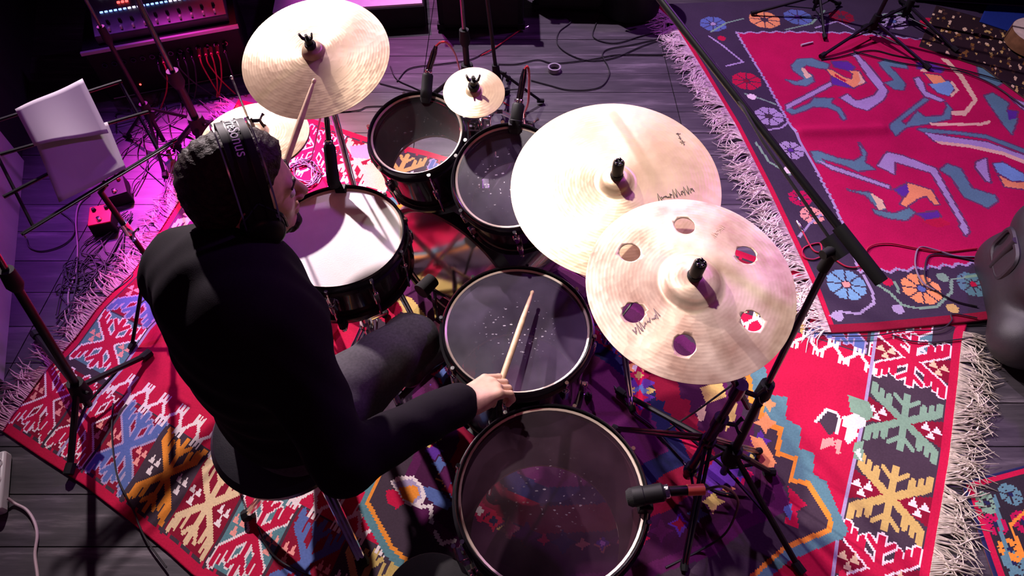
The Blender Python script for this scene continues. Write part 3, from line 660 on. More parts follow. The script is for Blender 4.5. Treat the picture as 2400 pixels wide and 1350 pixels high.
hang(Dq.mesh('weave', 0.018, 0.001, seed=4), rd)
Eq = Rug([at(2290, 60), at(2560, 150)], [at(2330, -30), at(2620, 20)], [at(2290, 60), at(2330, -30)], [at(2560, 150), at(2620, 20)], 0.7, 0.45, 0.01)
Eq.C[:] = srgb(24, 46, 120)
re_ = root('blue_mat', 'plain blue mat in the far right corner', 'rug', tuple(at(2400, 40)))
hang(Eq.mesh('weave', 0.026, 0.001, seed=5), re_)
# ------------------------------------------------------------------ drums
def drum(name, label, pos, normal, R, depth, lugs, top_mat, bot_mat, xdir=(1, 0, 0), legs=None, shell=None, collar=True, wide_hoop=0.0, group=None, badge=False, phase=0.0):
    """pos is the centre of the batter head; local Z points out of it."""
    Mx = frame(pos, normal, xdir)
    t = root(name, label, 'drum', group=group, M=Mx)
    sh = shell or M_SHELL
    G().lathe([(R, -0.012), (R, -depth + 0.012), (R - 0.007, -depth + 0.012), (R - 0.007, -0.012)], closed=True, n=64).build('shell', sh, t)
    G().lathe([(R - 0.0075, -0.02), (R - 0.0075, -depth + 0.02), (R - 0.009, -depth + 0.02), (R - 0.009, -0.02)], closed=True, n=64).build('shell_lining', M_SHELLIN, t)
    hw = wide_hoop
    for (nm, z0, z1, m_, hd) in (('batter_head', -0.0, 1, top_mat, 1), ('resonant_head', -depth, -1, bot_mat, -1)):
        if m_ is None: continue
        g = G(); g.lathe([(0, z0), (R * 0.5, z0), (R - 0.004, z0)], n=64)
        h = g.build(nm, m_, t)
        if collar:
            G().lathe([(R - 0.006, z0 + 0.0005 * hd), (R - 0.001, z0 + 0.003 * hd), (R + 0.003, z0 - 0.002 * hd), (R + 0.003, z0 - 0.010 * hd), (R - 0.004, z0 - 0.004 * hd)], closed=True, n=64).build('collar', M_COLLAR, h)
        if hw: prof = [(R + 0.006, z0 - hw * hd), (R + 0.006, z0 + 0.012 * hd), (R + 0.018, z0 + 0.012 * hd), (R + 0.018, z0 - hw * hd)]
        else: prof = [(R + 0.0045, z0 - 0.020 * hd), (R + 0.0045, z0 + 0.007 * hd), (R + 0.0015, z0 + 0.010 * hd), (R + 0.004, z0 + 0.013 * hd), (R + 0.0075, z0 + 0.009 * hd), (R + 0.0085, z0 - 0.012 * hd), (R + 0.015, z0 - 0.014 * hd), (R + 0.015, z0 - 0.020 * hd)]
        G().lathe(prof, closed=True, n=64).build('hoop', M_HOOP, t)
    for k in range(lugs):
        a = 2 * math.pi * (k + 0.5) / lugs + phase; c, s_ = math.cos(a), math.sin(a); Rz = Matrix.Rotation(a, 3, 'Z')
        zs = [(-0.055 if depth > 0.2 else -depth / 2, 1)] + ([(-depth + 0.055, -1)] if depth > 0.2 and bot_mat is not None else [])
        for zc, hd in zs:
            g = G(); g.box((c * (R + 0.010), s_ * (R + 0.010), zc), (0.020, 0.016, 0.045), Rz)
            lg = g.build('lug', M_CHROME, t, bevel=0.004)
            g = G(); x, y = c * (R + 0.0125 + hw * 0.1), s_ * (R + 0.0125 + hw * 0.1); z1 = 0.0 if hd > 0 else -depth
            g.tube([(x, y, zc), (x, y, z1 - 0.005 * hd), (x, y, z1 - 0.004 * hd), (x, y, z1 + 0.006 * hd)], [0.003, 0.003, 0.006, 0.005], n=8)
            if depth <= 0.2 and bot_mat is not None: g.tube([(x, y, zc), (x, y, -depth - 0.004)], [0.003, 0.004], n=8)
            g.build('tension_rod', M_CHROME, lg)
    if legs:
        Z0 = -pos[2]
        for a in legs:
            c, s_ = math.cos(a), math.sin(a); g = G(); Rz = Matrix.Rotation(a, 3, 'Z')
            g.box((c * (R + 0.014), s_ * (R + 0.014), -depth * 0.62), (0.028, 0.034, 0.06), Rz)
            g.tube([(c * (R + 0.03), s_ * (R + 0.03), -depth * 0.62 - 0.004), (c * (R + 0.055), s_ * (R + 0.055), -depth * 0.62 - 0.004)], [0.004, 0.007], n=8)
            b = g.build('leg_bracket', M_CHROME, t, bevel=0.003)
            x, y = c * (R + 0.030), s_ * (R + 0.030); xo, yo = c * (R + 0.075), s_ * (R + 0.075)
            g = G(); g.tube([(x, y, -depth * 0.30), (x, y, Z0 + 0.16), (xo, yo, Z0 + 0.06), (xo, yo, Z0 + 0.022)], 0.0055, n=8); lg = g.build('leg', M_CHROME, t)
            g = G(); g.tube([(xo, yo, Z0 + 0.042), (xo, yo, Z0 + 0.022), (xo, yo, Z0 + 0.0095)], [0.009, 0.013, 0.013], n=10); g.build('rubber_foot', M_RUBBER, lg)
    if badge:
        g = G(); g.lathe([(0, 0.002), (0.016, 0.002), (0.018, 0)], M=frame((0, -R - 0.001, -depth * 0.4), (0, -1, 0)), n=20); g.build('badge', M_CHROME, t)
    return t

P_SN, P_F14, P_F16 = at(792, 553, 0.67), at(1212, 768, 0.60), at(1292, 1157, 0.55)
P_T1, P_T2 = at(976, 314, 0.80), at(1192, 414, 0.80)
N_T1, N_T2 = Vector((-0.10, -0.30, 1)), Vector((-0.12, -0.46, 1))
M_SNHEAD = M_HEADWHITE
drum('snare_drum', 'snare drum with a white head in front of the drummer, half in shadow', P_SN, (0.0, -0.03, 1), 0.172, 0.145, 10, M_HEADWHITE, M_HEADCLEAR, badge=True)
drum('floor_tom', 'smaller floor tom with worn see-through head between snare and big floor tom', P_F14, (0, -0.03, 1), 0.183, 0.33, 8, M_HEADWORN, M_HEADCLEAR, legs=(2.5, 4.4, 0.35), group='floor toms', phase=0.25)
drum('floor_tom', 'big floor tom with see-through head at the bottom edge of the photo', P_F16, (0, -0.02, 1), 0.205, 0.37, 8, M_HEADBIG, M_HEADCLEAR, legs=(3.5, 5.5, 1.2), group='floor toms', phase=0.1)
drum('rack_tom', 'left rack tom with clear head, hollow inside, behind the snare', P_T1, N_T1, 0.128, 0.20, 6, M_HEADCLEAR, M_HEADCLEAR, group='rack toms', phase=0.3)
drum('rack_tom', 'right rack tom with stick-marked head, half under the big ride cymbal', P_T2, N_T2, 0.140, 0.22, 6, M_HEADWORN, M_HEADCLEAR, group='rack toms', phase=0.1)
BD_AX = Vector((-0.58, -0.81, 0.0)).normalized()
P_BD = at(1062, 640, 0.275)
drum('bass_drum', 'black bass drum lying under the rack toms, clear head towards the drummer', P_BD, BD_AX, 0.255, 0.40, 8, M_HEADBIG, mat('black_front_head', (0.015, 0.013, 0.015), 0.35), xdir=(0, 0, 1), collar=True, wide_hoop=0.028)
# spurs of the bass drum belong to it
bd_root = [o for o in COL.objects if o.name.startswith('bass_drum')][0]
inv = bd_root.matrix_world.inverted()
side = Vector((-BD_AX.y, BD_AX.x, 0))
for sg in (-1, 1):
    c = P_BD - BD_AX * 0.33 + side * sg * 0.22; e = c + side * sg * 0.12 - BD_AX * 0.10; e.z = 0.012; c.z = 0.16
    g = G(); g.tube([inv @ c, inv @ e], 0.007, n=8); g.build('spur', M_CHROME, bd_root, world=False)

# mount that carries both rack toms
mt = root('tom_mount', 'chrome double tom holder between the two rack toms', 'drum hardware', tuple(P_BD - BD_AX * 0.16 + Vector((0, 0, 0.262))))
base = P_BD - BD_AX * 0.16 + Vector((0, 0, 0.262)); topm = base + Vector((0, 0, 0.26))
G().box(base + Vector((0, 0, 0.012)), (0.07, 0.05, 0.02)).build('base_plate', M_CHROME, mt, bevel=0.004)
G().tube([base, topm], 0.014, n=14).build('post', M_CHROME, mt)
G().box(topm, (0.09, 0.035, 0.05)).build('clamp', M_CHROME, mt, bevel=0.006)
for P_, N_, R_, sg in ((P_T1, N_T1, 0.128, 1), (P_T2, N_T2, 0.14, -1)):
    n_ = N_.normalized(); dq = P_ - n_ * 0.11; d2 = topm - dq; d2 -= n_ * d2.dot(n_); d2.normalize(); e = dq + d2 * (R_ + 0.02)
    G().tube(spline([topm + Vector((-0.03 * sg, 0, 0.01)), topm.lerp(e, 0.5) + Vector((0, 0, 0.035)), e], 5), 0.008, n=10).build('arm', M_CHROME, mt)
    g = G(); g.box(e - d2 * 0.006, (0.045, 0.035, 0.06)); g.build('bracket', M_CHROME, mt, bevel=0.006)
for k, (dx, dy, dz) in enumerate(((0.06, 0.02, 0.02), (-0.06, 0.03, 0.01), (0.0, -0.035, -0.01))):
    q = topm + Vector((dx, dy, dz)); g = G(); g.tube([topm + Vector((dx * 0.5, dy * 0.5, dz)), q], 0.004, n=8); g.box(q, (0.034, 0.006, 0.014)); g.build('wing_screw', M_CHROME, mt)

# ------------------------------------------------------------------ tripod stands
def wing(g, p, ax, s=1.0):
    ax = Vector(ax).normalized(); g.tube([p, p + ax * 0.02 * s], 0.005 * s, n=8); q = p + ax * 0.02 * s; u = ax.orthogonal().normalized()
    for sg in (-1, 1): g.tube([q, q + u * sg * 0.011 * s + ax * 0.006 * s, q + u * sg * 0.017 * s + ax * 0.012 * s], [0.004 * s, 0.004 * s, 0.006 * s], n=6, flat=0.6)

def tripod(t, base, hub_z, slide_z, feet, m, r=0.009, z0=0.006, double=True, footm=None):
    """Legs from the hub to the feet with braces to the lower collar; each leg is a part."""
    for f in feet:
        f = Vector((f[0], f[1], z0 + 0.012)); h = Vector((base[0], base[1], hub_z)); d = (f - h); d.z = 0; d.normalize(); sd = Vector((-d.y, d.x, 0))
        g = G()
        if double:
            for sg in (-1, 1): g.tube([h + d * 0.02 + sd * 0.007 * sg, f + sd * 0.004 * sg], r * 0.62, n=8)
        else: g.tube([h + d * 0.015, f], r * 0.8, n=8)
        lg = g.build('leg', m, t)
        mid = h.lerp(f, 0.5); lo = Vector((base[0], base[1], slide_z)) + d * 0.012
        g = G(); g.tube([lo, mid], r * 0.5, n=6, flat=0.5); g.build('brace', m, lg)
        g = G(); g.tube([f - d * 0.018 + Vector((0, 0, 0.007)), f + Vector((0, 0, 0.001)), f + d * 0.012], [r * 1.2, r * 1.4, r * 1.1], n=8); g.build('rubber_foot', footm or M_RUBBER, lg)
    for z in (hub_z, slide_z):
        g = G(); g.lathe([(0, 0.02), (0.020, 0.02), (0.022, 0), (0.020, -0.02), (0, -0.02)], M=Matrix.Translation((base[0], base[1], z)), n=16); g.build('collar', m, t)

def ring_feet(base, R, a0, n=3): return [(base[0] + R * math.cos(a0 + 2 * math.pi * k / n), base[1] + R * math.sin(a0 + 2 * math.pi * k / n)) for k in range(n)]

# ------------------------------------------------------------------ cymbals
def cym_z(r, R, bow, rb, hb): return bow * (1 - (r / R) ** 1.5) + (hb * math.sqrt(max(0, 1 - (r / rb) ** 2.4)) if r < rb else 0)
def cymbal(name, label, pos, normal, R, m, bow=0.018, rb=None, hb=0.016, holes=None, topper='nut', xdir=(1, 0, 0), spin=0.0, signs=(), cat='cymbal'):
    Mx = frame(pos, normal, xdir); t = root(name, label, cat, M=Mx); rb = rb or 0.16 * R; th = 0.0014
    rs = [0.006] + [rb * k / 8 for k in range(1, 9)] + [rb + (R - rb) * k / 16 for k in range(1, 17)]
    prof = [(r, cym_z(r, R, bow, rb, hb)) for r in rs]; prof += [(r, z - th) for r, z in reversed(prof)]
    o = G().lathe(prof, closed=True, n=128).build('disc', m, t, sharp=60)
    if holes:
        g = G()
        for (a, rr_, hr) in holes:
            g.lathe([(0, -0.05), (hr, -0.05), (hr, 0.08), (0, 0.08)], M=Matrix.Translation((rr_ * math.cos(a), rr_ * math.sin(a), 0)), n=36)
        cut = g.build('cutter', m); cut.matrix_world = Mx
        b = o.modifiers.new('holes', 'BOOLEAN'); b.object = cut; b.operation = 'DIFFERENCE'; b.solver = 'EXACT'
        bpy.context.view_layer.update(); dg = bpy.context.evaluated_depsgraph_get()
        me = bpy.data.meshes.new_from_object(o.evaluated_get(dg)); o.modifiers.clear(); o.data = me
        bpy.data.objects.remove(cut)
    zt = cym_z(0.006, R, bow, rb, hb)
    if topper:
        g = G(); g.lathe([(0, zt + 0.012), (0.013, zt + 0.012), (0.0145, zt + 0.006), (0.013, zt - 0.0), (0.0, zt - 0.0)], n=20); g.build('felt', M_FOAM, t)
        if topper == 'nut':
            g = G(); g.lathe([(0.0, zt + 0.052), (0.010, zt + 0.052), (0.0125, zt + 0.048), (0.0125, zt + 0.014), (0.0, zt + 0.012)], n=18); nt_ = g.build('quick_nut', M_BLACK, t)
            for k in range(5):
                a = 2 * math.pi * k / 5; g = G(); x, y = 0.007 * math.cos(a), 0.007 * math.sin(a); g.lathe([(0, 0.006), (0.0025, 0.0045), (0.003, 0.0)], M=Matrix.Translation((x, y, zt + 0.051)), n=8); g.build('stud', M_DKCHROME, nt_)
        else:
            g = G(); g.tube([(0, 0, zt), (0, 0, zt + 0.04)], 0.004, n=8)
            for sg in (-1, 1): g.tube([(0, 0, zt + 0.022), (sg * 0.012, 0, zt + 0.03), (sg * 0.016, 0, zt + 0.044)], [0.006, 0.005, 0.004], n=8, flat=0.6)
            g.lathe([(0, zt + 0.03), (0.009, zt + 0.028), (0.009, zt + 0.012), (0, zt + 0.012)], n=12); g.build('wing_nut', M_BLACK, t)
    for (nm, strokes, w, m_) in signs:
        g = G()
        for s_ in strokes:
            P3 = []
            for (x, y) in s_:
                r = math.hypot(x, y); P3.append((x, y, cym_z(r, R, bow, rb, hb) + 0.0006))
            g.tube(P3, w, n=4, flat=0.25)
        g.build(nm, m_, t)
    return t, Mx

def scrawl(x0, y0, ang, h, n, seed, slant=0.3):
    """Loose handwriting along a line: one stroke for each letter."""
    r = random.Random(seed); out = []; x = 0
    for k in range(n):
        w = h * r.uniform(0.35, 0.6); st = []
        for j in range(5): st.append((x + w * (j / 4) + slant * h * r.uniform(0, 0.5), h * (0.15 + 0.7 * r.random()) * (1.5 if k == 0 else 1)))
        if r.random() < 0.45: st = [(x, 0), (x + slant * h, h * 1.25), (x + w, h * 0.1)]
        out.append(st); x += w * 1.08
    c, s_ = math.cos(ang), math.sin(ang)
    return [[(x0 + a * c - b * s_, y0 + a * s_ + b * c) for a, b in st] for st in out]

P_CR, N_CR = at(740, 132, 1.0), Vector((-0.04, -0.30, 1))
P_RI, N_RI = at(1441, 436, 0.95), Vector((-0.05, -0.22, 1))
P_OZ, N_OZ = at(1617, 668, 0.97), Vector((-0.02, -0.17, 1))
P_SP, N_SP = at(1111, 216, 0.98), Vector((0.02, -0.28, 1))
P_HH = at(598, 318, 0.80)
cymbal('crash_cymbal', 'thin crash cymbal at the top left, next to the drummer\'s head', P_CR, N_CR, 0.190, M_CYM, bow=0.020, topper='wing')
ink = [('signature', scrawl(0.145, 0.135, -1.25, 0.010, 7, 3), 0.0009, M_INK), ('maker_mark', scrawl(0.09, -0.055, 0.32, 0.017, 10, 9), 0.0012, M_INK)]
cymbal('ride_cymbal', 'largest cymbal, bright ride with thin rings and a signature near the edge', P_RI, N_RI, 0.232, M_CYM, bow=0.022, signs=ink)
hl = [(a, 0.130, 0.0205) for a in [math.radians(q) for q in (28, 88, 148, 208, 258, 322)]]
ink = [('maker_mark', scrawl(-0.112, -0.108, 0.68, 0.016, 8, 12, 0.5), 0.0013, mat('faded_ink', (0.30, 0.20, 0.20), 0.6)), ('stamp', scrawl(0.06, 0.10, 0.8, 0.010, 8, 21), 0.0007, mat('pale_ink', (0.55, 0.36, 0.28), 0.6))]
cymbal('holed_crash_cymbal', 'crash cymbal pierced by six round holes in front of the ride', P_OZ, N_OZ, 0.200, M_CYM_RAW, bow=0.016, rb=0.058, hb=0.018, holes=hl, signs=ink)
cymbal('splash_cymbal', 'tiny splash cymbal above the gap between the two rack toms', P_SP, N_SP, 0.076, M_CYM, bow=0.009, rb=0.02, hb=0.008, topper='wing')
hh, Mh = cymbal('hi_hat_cymbals', 'pair of hi-hat cymbals behind the drummer\'s head', P_HH, (0.0, 0.0, 1), 0.146, M_CYM, bow=0.012, rb=0.036, hb=0.014, topper=None, cat='hi-hat')
rs = [0.006] + [0.036 * k / 6 for k in range(1, 7)] + [0.036 + 0.11 * k / 10 for k in range(1, 11)]
pr = [(r, -cym_z(r, 0.146, 0.012, 0.036, 0.014) - 0.006) for r in rs]; G().lathe(pr + [(r, z - 0.0014) for r, z in reversed(pr)], closed=True, n=96).build('bottom_disc', M_CYM, hh, sharp=60)

# stands of the cymbals
def down(P_, N_, k): return Vector(P_) - Vector(N_).normalized() * k
def cymbal_stand(label, P_, N_, base, clamp_z, feet_r, a0, m, z0=0.008):
    t = root('cymbal_stand', label, 'cymbal stand', (base[0], base[1], 0), group='cymbal stands')
    b = Vector((base[0], base[1], 0)); top = Vector((base[0], base[1], clamp_z)); n_ = Vector(N_).normalized()
    tilt = Vector(P_) - n_ * 0.03; tip = Vector(P_) + n_ * 0.03
    g = G(); g.tube([b + Vector((0, 0, 0.05)), b + Vector((0, 0, 0.42))], 0.0145, n=14); g.build('lower_tube', m, t)
    g = G(); g.tube([b + Vector((0, 0, 0.40)), top], 0.0105, n=12); g.build('upper_tube', m, t)
    g = G(); g.tube([b + Vector((0, 0, 0.40)), b + Vector((0, 0, 0.45))], 0.019, n=14); wing(g, b + Vector((0.017, -0.004, 0.425)), (1, -0.2, 0), 1.2); g.build('height_clamp', m, t)
    straight = (Vector((P_[0] - b.x, P_[1] - b.y, 0))).length < 0.05
    if not straight:
        d = (tilt - top).normalized(); g = G(); g.tube([top - d * 0.09, tilt], 0.0075, n=10); g.build('boom_arm', m, t)
        g = G(); g.tube([top - Vector((0, 0, 0.03)), top + Vector((0, 0, 0.025))], 0.017, n=12); wing(g, top + Vector((0.015, -0.006, 0)), (1, -0.5, 0.1), 1.3); g.build('boom_clamp', m, t)
    else:
        g = G(); g.tube([top, tilt], 0.008, n=10); g.build('neck', m, t)
    g = G(); g.tube([tilt - n_ * 0.012, tilt + n_ * 0.006], 0.012, n=10); wing(g, tilt, (0.8, -0.6, 0)); g.build('tilter', M_CHROME, t)
    g = G(); g.tube([tilt, tip], 0.0035, n=8); g.lathe([(0, -0.006), (0.013, -0.006), (0.013, -0.012), (0, -0.012)], M=frame(P_, n_), n=16); g.build('cymbal_rod', M_CHROME, t)
    tripod(t, base, 0.30, 0.10, ring_feet(base, feet_r, a0), m, z0=z0)
    return t
cymbal_stand('chrome cymbal stand holding the top left crash, rising behind the snare', P_CR, N_CR, (P_CR.x + 0.0, P_CR.y + 0.02), 0.92, 0.27, 1.2, M_CHROME)
OB = at(1603, 1128)
cymbal_stand('black boom cymbal stand holding the holed crash, beside the big floor tom', P_OZ, N_OZ, (OB.x, OB.y), 0.60, 0.26, 0.35, M_DKCHROME)
cymbal_stand('chrome cymbal stand under the largest ride, hidden behind the floor toms', P_RI, N_RI, (P_RI.x + 0.10, P_RI.y + 0.16), 0.78, 0.25, 0.8, M_CHROME)
cymbal_stand('short chrome stand carrying the tiny splash behind the rack toms', P_SP, N_SP, (0.035, 1.83), 0.50, 0.20, 0.9, M_CHROME, z0=0.008)

# hi-hat stand
t = root('hi_hat_stand', 'chrome hi-hat stand with thin pull rod sticking up behind the drummer\'s head', 'hi-hat stand', (P_HH.x, P_HH.y, 0))
b = Vector((P_HH.x, P_HH.y, 0))
G().tube([b + Vector((0, 0, 0.04)), b + Vector((0, 0, 0.70))], 0.0135, n=12).build('tube', M_CHROME, t)
g = G(); g.tube([b + Vector((0, 0, 0.70)), b + Vector((0, 0, 0.985))], 0.003, n=8); g.lathe([(0, 0.005), (0.004, 0.003), (0.0045, 0), (0.003, -0.004)], M=Matrix.Translation(b + Vector((0, 0, 0.985))), n=10); g.build('pull_rod', M_CHROME, t)
g = G(); g.lathe([(0, 0.75), (0.013, 0.75), (0.016, 0.77), (0, 0.775)], M=Matrix.Translation(b), n=16); g.build('seat_cup', M_BLACK, t)
g = G(); g.lathe([(0.004, 0.03), (0.010, 0.03), (0.010, 0.062), (0.004, 0.062)], M=Matrix.Translation(b + Vector((0, 0, 0.80))), n=14, closed=True); wing(g, b + Vector((0.008, 0, 0.85)), (1, 0.1, 0)); g.build('clutch', M_DKCHROME, t)
tripod(t, b, 0.26, 0.08, ring_feet(b, 0.22, 0.5), M_CHROME, z0=0.008)
pd = Vector((0.02, -1, 0)).normalized(); sd = Vector((-pd.y, pd.x, 0))
g = G(); Rp = Matrix((pd, sd, Vector((0, 0, 1)))).transposed() @ Matrix.Rotation(math.radians(7), 3, 'Y'); g.box(b + pd * 0.16 + Vector((0, 0, 0.036)), (0.27, 0.085, 0.010), Rp); g.build('pedal_board', M_DKCHROME, t, bevel=0.003)
G().box(b + pd * 0.16 + Vector((0, 0, 0.015)), (0.28, 0.07, 0.008), Matrix((pd, sd, Vector((0, 0, 1)))).transposed()).build('base_plate', M_DKCHROME, t)

# snare stand, kick pedal
t = root('snare_stand', 'chrome basket stand holding up the white-headed snare drum', 'drum stand', (P_SN.x, P_SN.y, 0))
b = Vector((P_SN.x, P_SN.y, 0))
G().tube([b + Vector((0, 0, 0.04)), b + Vector((0, 0, 0.48))], 0.013, n=12).build('tube', M_CHROME, t)
for k in range(3):
    a = 0.6 + 2 * math.pi * k / 3; d = Vector((math.cos(a), math.sin(a), 0))
    G().tube(spline([b + Vector((0, 0, 0.47)), b + d * 0.10 + Vector((0, 0, 0.495)), b + d * 0.188 + Vector((0, 0, 0.505)), b + d * 0.200 + Vector((0, 0, 0.545))], 4), 0.0065, n=8).build('basket_arm', M_CHROME, t)
    g = G(); q = b + d * 0.199 + Vector((0, 0, 0.53)); g.tube([q, q + Vector((0, 0, 0.03))], 0.010, n=8); g.build('rubber_grip', M_RUBBER, t)
tripod(t, b, 0.24, 0.08, [(b.x + 0.20 * math.cos(a), b.y + 0.20 * math.sin(a)) for a in (1.57, 3.93, 5.2)], M_CHROME, z0=0.008)
t = root('kick_pedal', 'chrome kick pedal in front of the bass drum head', 'drum pedal', tuple(P_BD + BD_AX * 0.05 - Vector((0, 0, P_BD.z))))
kb = P_BD + BD_AX * 0.055; kb.z = 0; pd = BD_AX; sd = Vector((-pd.y, pd.x, 0)); Rk = Matrix((pd, sd, Vector((0, 0, 1)))).transposed()
G().box(kb + pd * 0.15 + Vector((0, 0, 0.016)), (0.33, 0.075, 0.008), Rk).build('base_plate', M_DKCHROME, t)
g = G(); g.box(kb + pd * 0.16 + Vector((0, 0, 0.038)), (0.27, 0.08, 0.009), Rk @ Matrix.Rotation(math.radians(7), 3, 'Y')); g.build('foot_board', M_CHROME, t, bevel=0.003)
for sg in (-1, 1): G().tube([kb + sd * sg * 0.055 + Vector((0, 0, 0.015)), kb + sd * sg * 0.05 + Vector((0, 0, 0.21))], 0.009, n=8).build('upright', M_CHROME, t)
G().tube([kb - sd * 0.06 + Vector((0, 0, 0.205)), kb + sd * 0.06 + Vector((0, 0, 0.205))], 0.006, n=8).build('axle', M_CHROME, t)
g = G(); bt = kb + pd * 0.075 + Vector((0, 0, 0.34)); g.tube([kb + Vector((0, 0, 0.205)), bt], 0.0045, n=8); g.tube([bt + pd * 0.025, bt - pd * 0.035], [0.026, 0.024], n=14); g.build('beater', M_FOAM, t)

# ------------------------------------------------------------------ drum microphones
def clip_mic(label, foot, neck, tail, r, cable, clamp_to, tailr=0.0085, band=None):
    """Short mic: fat body from foot to neck, slim connector to tail, then cable."""
    t = root('drum_microphone', label, 'microphone', tuple(foot), group='drum microphones'); foot, neck, tail = map(Vector, (foot, neck, tail))
    Mx, Ln = cyl_between(foot, neck)
    g = G(); g.lathe([(0, -0.004), (r * 0.85, -0.002), (r, 0.006), (r, Ln * 0.35), (r * 0.93, Ln * 0.37), (r * 0.93, Ln * 0.9), (r * 0.6, Ln), (0, Ln)], M=Mx, n=20); g.build('body', M_BLACKM, t)
    g = G(); g.lathe([(0, -0.012), (r * 0.7, -0.010), (r * 0.95, -0.002), (r * 0.95, 0.012)], M=Mx, n=20); g.build('grille', M_FOAM, t)
    g = G(); g.lathe([(r * 0.62, Ln - 0.004), (r * 0.7, Ln), (r * 0.7, Ln + 0.006), (r * 0.6, Ln + 0.008)], M=Mx, n=16); g.build('neck_ring', M_CHROME, t)
    Mt, Lt = cyl_between(neck, tail); g = G(); g.lathe([(0, 0), (tailr, 0.002), (tailr, Lt * 0.75), (tailr * 0.6, Lt), (0, Lt)], M=Mt, n=14); g.build('plug', M_DKCHROME if band is None else M_BLACK, t)
    if band: g = G(); g.lathe([(tailr * 0.9, Lt * 0.55), (tailr * 1.12, Lt * 0.56), (tailr * 1.12, Lt), (tailr * 0.7, Lt)], M=Mt, n=14); g.build('colour_sleeve', band, t)
    g = G(); c = Vector(clamp_to); m_ = foot.lerp(neck, 0.35); g.tube([m_, m_.lerp(c, 0.6) + Vector((0, 0, 0.01)), c], [0.008, 0.007, 0.009], n=8); g.box(c, (0.03, 0.022, 0.03)); g.build('rim_clamp', M_BLACK, t, bevel=0.002)
    if cable: G().tube(spline([tail] + [Vector(q) for q in cable[1]], 6), 0.0032, n=6).build('cable', cable[0], t)
    return t
clip_mic('black microphone clipped to the far rim of the left rack tom, thin red cable end', at(998, 232, 0.84), at(1003, 170, 0.90), at(1022, 108, 0.96), 0.0165,
         (M_REDCABLE, [at(1034, 99, 0.975), at(1050, 103, 0.95), at(1068, 130, 0.7), at(1082, 175, 0.35), at(1090, 150, 0.02), at(1150, 118, 0.008), at(1220, 70, 0.006)]), at(1000, 224, 0.83))
clip_mic('black microphone clipped to the far rim of the right rack tom, red cable loop', at(1206, 305, 0.855), at(1216, 240, 0.91), at(1230, 162, 0.98), 0.0175,
         (M_REDCABLE, [at(1236, 156, 0.99), at(1240, 170, 0.97), at(1240, 200, 0.90), at(1238, 240, 0.8), at(1230, 262, 0.60), at(1225, 270, 0.3), at(1216, 262, 0.012), at(1180, 240, 0.006)]), at(1205, 298, 0.86))
clip_mic('black microphone on the rim of the big floor tom, orange sleeve on plug', at(1480, 1166, 0.605), at(1560, 1152, 0.62), at(1650, 1147, 0.62), 0.021,
         (M_CABLE, [at(1700, 1142, 0.56), at(1730, 1180, 0.35), at(1700, 1250, 0.1), at(1640, 1290, 0.012), at(1560, 1330, 0.01)]), at(1512, 1188, 0.565), tailr=0.0105, band=mat('orange_sleeve', (0.95, 0.25, 0.09), 0.5))
# snare microphone stands upright between snare and hi-hat
t = clip_mic('black pencil-like microphone standing over the far rim of the snare', at(782, 432, 0.70), at(771, 335, 0.80), at(764, 262, 0.88), 0.0175, (M_CABLE, [at(758, 250, 0.88), at(748, 290, 0.6), at(735, 350, 0.2), at(720, 380, 0.012), at(640, 400, 0.01)]), at(800, 446, 0.675), tailr=0.0075)
